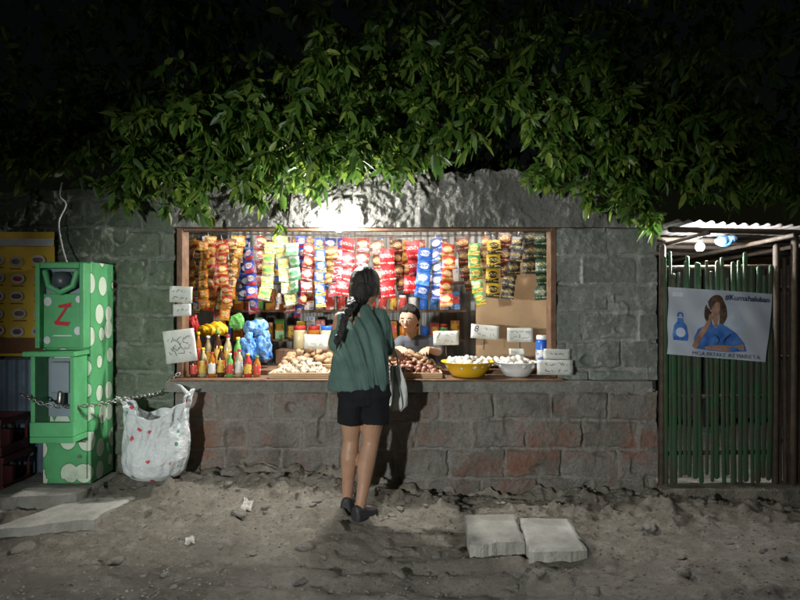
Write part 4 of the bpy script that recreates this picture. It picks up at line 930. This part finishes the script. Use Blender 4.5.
for a_,f_ in((aR,fR),(aL,fL)):
    mb=MB(); z0=a_.z-.092; s2=f_.cross(Vector((0,0,1)))
    pr=[(-.060,.026,.080),(-.048,.036,.096),(-.015,.041,.090),(.035,.042,.070),(.085,.044,.056),(.125,.040,.046),(.152,.024,.034)]
    R=[]
    for d,wd,hh in pr:
        c0=Vector((a_.x,a_.y,z0))+f_*d
        R.append([c0+s2*wd*x_+Vector((0,0,hh*z_)) for x_,z_ in((-1.05,.0),(-1.06,.25),(-.9,.7),(-.5,.96),(0,1.02),(.5,.96),(.9,.7),(1.06,.25),(1.05,.0),(.5,-.02),(0,-.02),(-.5,-.02))])
    mb.rings(R); o=vox(mb,'shoe',M['black'],CU,.005,2)
gb=thing('shopping_bag','pale grey cloth bag hanging from the forearm of the person at the window','bag',P(396,410,-.36))
mb=MB(); R=[]; bxo=-.020; by=-.36
for t in range(25):
    v=t/24; z=np.interp(v,[0,1],[.60,.89]); hw=np.interp(v,[0,.08,.3,.6,1],[.035,.055,.050,.046,.030]); dp=np.interp(v,[0,.15,1],[.014,.032,.016])
    R.append([Vector((bxo+hw*math.cos(a)+.014*math.sin(a*4+v*5)*hw/.06+.010*math.sin(v*4),by+dp*math.sin(a)+.010*math.sin(a*7+v*3),z+(.012*math.sin(a*3) if t==0 else 0))) for a in [2*PI*k/36 for k in range(36)]])
mb.rings(R); M['gbag']=pm('pale_cloth',(.56,.57,.54),(.40,.41,.39),9,.85,.4,90); mb.build('sack',M['gbag'],gb,True)
mb=MB(); mb.tube([(bxo-.02,by,.885),(bxo-.06,by+.01,.93),(bxo-.085,by+.03,.98),(bxo-.05,by+.05,1.022),(bxo-.01,by+.05,.985),(bxo+.004,by+.03,.93),(bxo+.008,by,.885)],.006,8); mb.build('handle',M['gbag'],gb,True)
# seller
SE=thing('person','young person in a grey shirt serving behind the counter','person',(.07,.72,.03))
mb=MB(); hc=P(402,320,.55); RS=Matrix.Rotation(-.34,3,'Z')@Matrix.Rotation(-.04,3,'X')
headmesh(mb,hc,RS,1.0,True)
mb.tube([(.05,.62,.98),(hc.x+.005,.575,1.09)],[.042,.038],14)
mb.loft([(.09,.70,.55,.12,.09),(.09,.70,.7,.115,.085),(.08,.67,.85,.12,.085),(.075,.64,.95,.135,.075),(.07,.63,1.0,.12,.06),(.06,.625,1.03,.06,.05)])
for sx,hx in((-1,.03),(1,.15)): mb.tube([(hx,.70,.6),(hx,.70,.35),(hx,.71,.10)],[.075,.055,.038],14); mb.tube([(hx,.71,.07),(hx,.60,.055)],[.034,.028],10)
mb.tube([(-.045,.63,.985),(-.09,.56,.92),(-.085,.5,.92)],[.038,.033,.031],12); mb.tube([(-.085,.5,.92),(-.07,.42,.935),(-.05,.36,.95)],[.031,.028,.02],12)
hand(mb,(-.048,.355,.951),(.2,-1,-.05),(0,0,-1),(1,0,0),.7,.84)
mb.tube([(.19,.63,.985),(.25,.57,.91),(.235,.5,.91)],[.038,.033,.031],12); mb.tube([(.235,.5,.91),(.19,.42,.93),(.15,.36,.945)],[.031,.028,.02],12)
hand(mb,(.148,.355,.946),(-.25,-1,-.05),(0,0,-1),(-1,0,0),.7,.84)
vox(mb,'body',M['skinb'],SE,.0045,3)
def Hs(x,y,z): return RS@Vector((x,y,z))+hc
M['eyew']=pm('eye_white',(.46,.42,.38),None,5,.4)
for sx in(-1,1):
    mb=MB(); mb.ell(Hs(sx*.029,-.0765,-.006),(.0125,.006,.0048),RS,12,8); e=mb.build('eye',M['eyew'],SE,True)
    mb=MB(); mb.ell(Hs(sx*.029,-.0800,-.0068),(.0062,.004,.0046),RS,10,8); mb.build('iris',M['black'],e,True)
    mb=MB(); mb.tube([Hs(sx*.016,-.0835,.010),Hs(sx*.03,-.0795,.0135),Hs(sx*.044,-.070,.010)],.0020,8); mb.build('eyebrow',M['hairb'],SE,True)
M['lip']=pm('lip',(.36,.17,.13),None,5,.45)
mb=MB(); mb.tube([Hs(-.014,-.0895,-.0612),Hs(0,-.0925,-.0618),Hs(.014,-.0895,-.0612)],[.0018,.0030,.0018],8); mb.build('mouth',M['lip'],SE,True)
mb=MB(); rings=[]
for i in range(1,22):
    th=PI*i/22; ring=[]
    for k in range(36):
        a=2*PI*k/36; nx_,ny_,nz_=math.sin(th)*math.cos(a),math.sin(th)*math.sin(a),math.cos(th)
        front=max(0,-ny_)**.6; lim=.058*front+(-.050)*(1-front)
        zz=.012+nz_*.114; x_,y_=nx_*.082,.012+ny_*.099
        if zz<lim:
            zz=lim; x_*=.80; y_=.010+(y_-.010)*.80
        ring.append(Hs(x_,y_,zz))
    rings.append(ring)
mb.rings(rings)
for k in range(9):
    xx=-.056+.014*k; mb.tube([Hs(xx,-.056+abs(xx)*.5,.085),Hs(xx*1.05,-.079+abs(xx)*.55,.066),Hs(xx*1.06+.004*(-1)**k,-.084+abs(xx)*.55,.052+.005*(k%3))],[.011,.009,.003],8)
vox(mb,'hair',M['hairb'],SE,.0045,2,.005,60,6,fz=16)
mb=MB(); mb.loft([(.09,.70,.5,.14,.11),(.09,.70,.7,.135,.105),(.08,.67,.85,.14,.105),(.075,.64,.95,.152,.095),(.07,.63,1.0,.14,.078),(.06,.625,1.035,.066,.058)],30)
mb.tube([(-.04,.63,.985),(-.085,.58,.925)],[.055,.056],16); mb.tube([(.185,.63,.985),(.24,.585,.92)],[.055,.056],16)
vox(mb,'shirt',M['shirtb'],SE,.007,4,.012,11,3,fz=4)
mb=MB(); mb.loft([(.09,.70,.3,.15,.1),(.09,.70,.55,.145,.11),(.09,.70,.68,.12,.1)],24); vox(mb,'shorts',M['shorts'],SE,.009,3)
SE.location=SE.location+Vector((.056,-.12,.006))
# ---------------------------------------------------------------- stones and litter
def stone_mesh(seed):
    mb=MB(); mb.ell((0,0,0),(1,.8,.5),seg=16,n=10)
    mb.v=[tuple(Vector(p)*(1+.9*float(fbm(p[0]*1.6+seed*3,p[1]*1.6+p[2]*1.9,4,seed)))) for p in mb.v]
    me=bpy.data.meshes.new('stone'); me.from_pydata(mb.v,[],mb.f); me.materials.append(M['stone']); return me
SM=[stone_mesh(i) for i in range(8)]
big=[(232,488,.085,'large pale stone at the foot of the wall left of the person'),(118,553,.05,'flat grey stone near the bottom left of the dirt'),(95,556,.035,'small stone left of the flat grey stone'),(562,497,.05,'rounded stone on the dirt right of the person near the wall'),(650,522,.06,'broad grey stone right of the paired slabs'),(383,489,.06,'grey stone beside the shoes of the person'),(305,542,.05,'brown stone left of the shadowed ground'),(22,545,.06,'dark stone at the far left edge'),(240,517,.06,'flat pale fragment in front of the wall on the left')]
def putst(px,py,r,lab,grp=None,i=0):
    d=CAMZ*F/(py-300.0); y=d+CAMY; x=(px-400)*d/F
    o=bpy.data.objects.new('stone',SM[i%8]); COL.objects.link(o); o.location=(x,y,gz(x,y)+r*.1); o.scale=(r,r*random.uniform(.7,1),r*random.uniform(.6,1)); o.rotation_euler=(random.uniform(-.3,.3),random.uniform(-.3,.3),random.uniform(0,6)); T(o,lab,'stone',grp)
for i,bb in enumerate(big): putst(*bb,None,i)
for i in range(290):
    px=random.uniform(130,790); py=random.choice([random.uniform(484,498),random.uniform(485,503),random.uniform(487,520),random.uniform(487,585)])
    putst(px,py,random.choice([random.uniform(.006,.018),random.uniform(.008,.03),random.uniform(.012,.042)]),'small loose stone lying on the dirt','small loose stones on the dirt',i)
mb=MB()
for i in range(2600):
    x=random.uniform(-2.9,2.9); y=random.uniform(-1.9,-.05); r=random.uniform(.002,.009); z=gz(x,y)
    mb.ell((x,y,z+r*.1),(r,r*.8,r*.7),None,6,4)
o=mb.build('gravel',M['grav'],None); T(o,'fine gravel scattered over the dirt','gravel',None,'stuff')
def litter(px,py,s,mat,lab,sd):
    d=CAMZ*F/(py-300.0); y=d+CAMY; x=(px-400)*d/F; ca,sa=math.cos(sd),math.sin(sd)
    def fn(u,v):
        a=(u-.5)*s*(1+.5*float(fbm(v*3+sd,1,3,sd))); b_=(v-.5)*s*.6*(1+.6*float(fbm(u*3+sd,5,3,sd))); X_=x+a*ca-b_*sa; Y_=y+a*sa+b_*ca
        return Vector((X_,Y_,gz(X_,Y_)+.006+abs(float(fbm(u*3+sd,v*3,4,sd)))*s*.3))
    mb=MB(); mb.grid(fn,14,12); T(mb.build('litter',mat,None),lab,'litter')
litter(230,481,.10,M['paper'],'crumpled pale wrapper at the wall foot',2); litter(190,537,.08,M['paper'],'torn paper scrap on the dirt left of the person',5); litter(300,572,.07,M['dark'],'dark plastic scrap near the bottom of the dirt',7); litter(247,512,.10,M['paper'],'flat pale paper scrap beneath the wall left of the person',11); litter(500,497,.06,M['paper'],'small pale scrap on the dirt right of the person',13)
# ---------------------------------------------------------------- trees
m,nt,b=newmat('leaf'); a=nt.nodes.new('ShaderNodeAttribute'); a.attribute_name='tint'
r=nt.nodes.new('ShaderNodeValToRGB'); nt.links.new(a.outputs['Fac'],r.inputs[0]); e=r.color_ramp.elements; e[0].position=0; e[0].color=(.045,.105,.018,1); e[1].position=1; e[1].color=(.25,.33,.055,1); q=e.new(.6); q.color=(.10,.19,.03,1)
nt.links.new(r.outputs[0],b.inputs['Base Color']); b.inputs['Roughness'].default_value=.42; b.inputs['Specular IOR Level'].default_value=.4
tr=nt.nodes.new('ShaderNodeBsdfTranslucent'); nt.links.new(r.outputs[0],tr.inputs[0]); mx=nt.nodes.new('ShaderNodeMixShader'); mx.inputs[0].default_value=.40
nt.links.new(b.outputs[0],mx.inputs[1]); nt.links.new(tr.outputs[0],mx.inputs[2]); nt.links.new(mx.outputs[0],nt.nodes['Material Output'].inputs[0])
M['leaf']=m; M['bark']=pm('bark',(.09,.075,.055),(.05,.04,.03),12,.9,.7,30)
def bad(p):
    if (p-LAMP).length<.30: return True
    if -.80<p.x<-.05 and p.z<2.11 and p.y<.2: return True
    if -.05<=p.x<.92 and p.z<2.22: return True
    if p.x<-1.98 and p.z<2.14: return True
    if p.x>1.85 and p.z<2.03: return True
    return False
def crown(name,sprigs,parent):
    base=[];dr=[];ln=[]
    for p,d,n in sprigs:
        if bad(p): continue
        s0=random.uniform(.8,1.2)
        for k in range(n):
            t=random.random(); q=p+d*(.14*t)
            v=Vector((random.gauss(0,1),random.gauss(0,1),random.gauss(0,.85))).normalized()*1.0+d*.45+Vector((0,0,-.46))
            base.append(q); dr.append(v.normalized()); ln.append(random.uniform(.065,.118)*s0)
    B=np.array(base); D=np.array(dr); L=np.array(ln)[:,None]; n=len(B)
    N=rng.normal(size=(n,3)); N[:,2]+=.8; N-=D*(N*D).sum(1,keepdims=True); N/=np.linalg.norm(N,axis=1,keepdims=True); S=np.cross(D,N)
    wd=L*rng.uniform(.15,.21,(n,1)); cv=L*rng.uniform(.0,.16,(n,1))
    g=np.array([[0,0,-1]])
    V=np.empty((n,8,3)); V[:,0]=B
    for a0,(t,wf) in zip((1,4),((.33,1.0),(.70,.80))):
        c=B+D*L*t+g*cv*t*t*2; V[:,a0]=c-S*wd*wf+N*wd*.3*wf; V[:,a0+1]=c; V[:,a0+2]=c+S*wd*wf+N*wd*.3*wf
    V[:,7]=B+D*L+g*cv*2.2
    V-=np.array(W[parent.name])
    ft=[(0,2,1),(0,3,2),(4,5,7),(5,6,7)]; fq=[(1,2,5,4),(2,3,6,5)]
    o=(np.arange(n)*8)[:,None]
    faces=[]
    for f in ft: faces+= (o+np.array(f)[None]).tolist()
    for f in fq: faces+= (o+np.array(f)[None]).tolist()
    me=bpy.data.meshes.new(name); me.from_pydata(V.reshape(-1,3).tolist(),[],faces); me.update()
    at=me.attributes.new('tint','FLOAT','POINT'); at.data.foreach_set('value',np.repeat(rng.random(n)**1.2,8))
    return link(name,me,M['leaf'],parent,W[parent.name],True)
def bez(a,b_,c,t): return a*(1-t)**2+b_*2*t*(1-t)+c*t*t
def tree(lab,root,tips,fill,seedn):
    t=thing('leafy_tree',lab,'tree',root); root=Vector(root)
    tb=MB(); fork=root+Vector((0,-.15,2.5)); tb.tube([root-Vector((0,0,.1)),root+Vector((.05,0,1.2)),fork,fork+Vector((.1,-.1,1.2))],[.17,.14,.12,.06],12)
    sp=[]
    for tip in tips:
        tip=Vector(tip[0:3]); st=fork+Vector((random.uniform(-.1,.1),random.uniform(-.2,.1),random.uniform(0,.8)))
        mid=st.lerp(tip,.6)+Vector((0,-.1,.45+random.uniform(0,.25)))
        pts=[bez(st,mid,tip,k/12) for k in range(13)]; tb.tube(pts,[.025*(1-k/13)+.003 for k in range(13)],6)
        n=random.randint(24,38)
        for k in range(n):
            tt=1-random.random()**1.5*.34; p=bez(st,mid,tip,tt); d=(bez(st,mid,tip,min(tt+.05,1.02))-p).normalized()
            sd=.045+.17*(1-tt); p=p+Vector((random.gauss(0,sd),random.gauss(0,sd),random.gauss(0,sd*.7)))
            sp.append((p,(d+Vector((random.gauss(0,.5),random.gauss(0,.5),random.gauss(-.1,.4)))).normalized(),random.randint(8,12)))
    for p in fill: sp.append((p,Vector((random.gauss(0,1),random.gauss(-.3,1),random.gauss(-.3,.4))).normalized(),random.randint(8,12)))
    tb.build('trunk',M['bark'],t,True); crown('crown',sp,t)
fl=[];fr2=[]
while len(fl)+len(fr2)<1450:
    x=random.uniform(-3.5,3.5); y=random.uniform(-.7,1.4); z=random.uniform(2.45,3.9)
    lowest=2.68+.3*float(fbm(x*1.2,y*1.2,3,3))*2-.30*(y>.3)
    if z<lowest: continue
    if float(fbm(x*1.5+z*.7,y*1.5+z*1.3,3,12))<-.05: continue
    (fl if x<.75 else fr2).append(Vector((x,y,z)))
tipsL=[(122,186,-.22),(145,158,-.3),(165,172,-.3),(178,205,-.28),(205,168,-.4),(228,162,-.35),(250,186,-.4),(268,154,-.5),(288,224,-.42),(281,196,-.42),(303,180,-.5),(318,154,-.55),(335,166,-.5),(355,156,-.6),(380,154,-.5),(405,162,-.42),(428,156,-.5),(462,136,-.55),(480,98,-.6),(515,88,-.5),(95,144,-.2),(40,144,-.1),(8,148,-.1),(190,118,-.6),(240,108,-.7),(300,108,-.75),(360,103,-.7),(420,100,-.7),(150,113,-.5),(450,65,-.8),(330,60,-.9),(70,108,-.3),(260,132,-.55),(215,137,-.5),(20,160,-.15),(60,158,-.15)]
tipsR=[(545,178,-.28),(560,150,-.4),(588,180,-.4),(610,146,-.5),(638,216,-.3),(628,188,-.35),(655,170,-.3),(690,182,-.2),(720,158,-.4),(758,192,-.2),(785,174,-.3),(800,192,-.2),(565,103,-.6),(620,93,-.6),(680,118,-.5),(740,113,-.5),(590,60,-.7),(700,60,-.7),(740,186,-.1),(600,118,-.5),(650,132,-.5),(705,142,-.5),(770,142,-.4),(535,122,-.5)]
tree('broad leafy tree whose lit lower branches overhang the left and middle of the shop',(-.9,2.4,0),[P(*q) for q in tipsL],fl,1)
tree('darker leafy tree overhanging the pillar and gate on the right',(2.3,2.7,0),[P(*q) for q in tipsR],fr2,2)
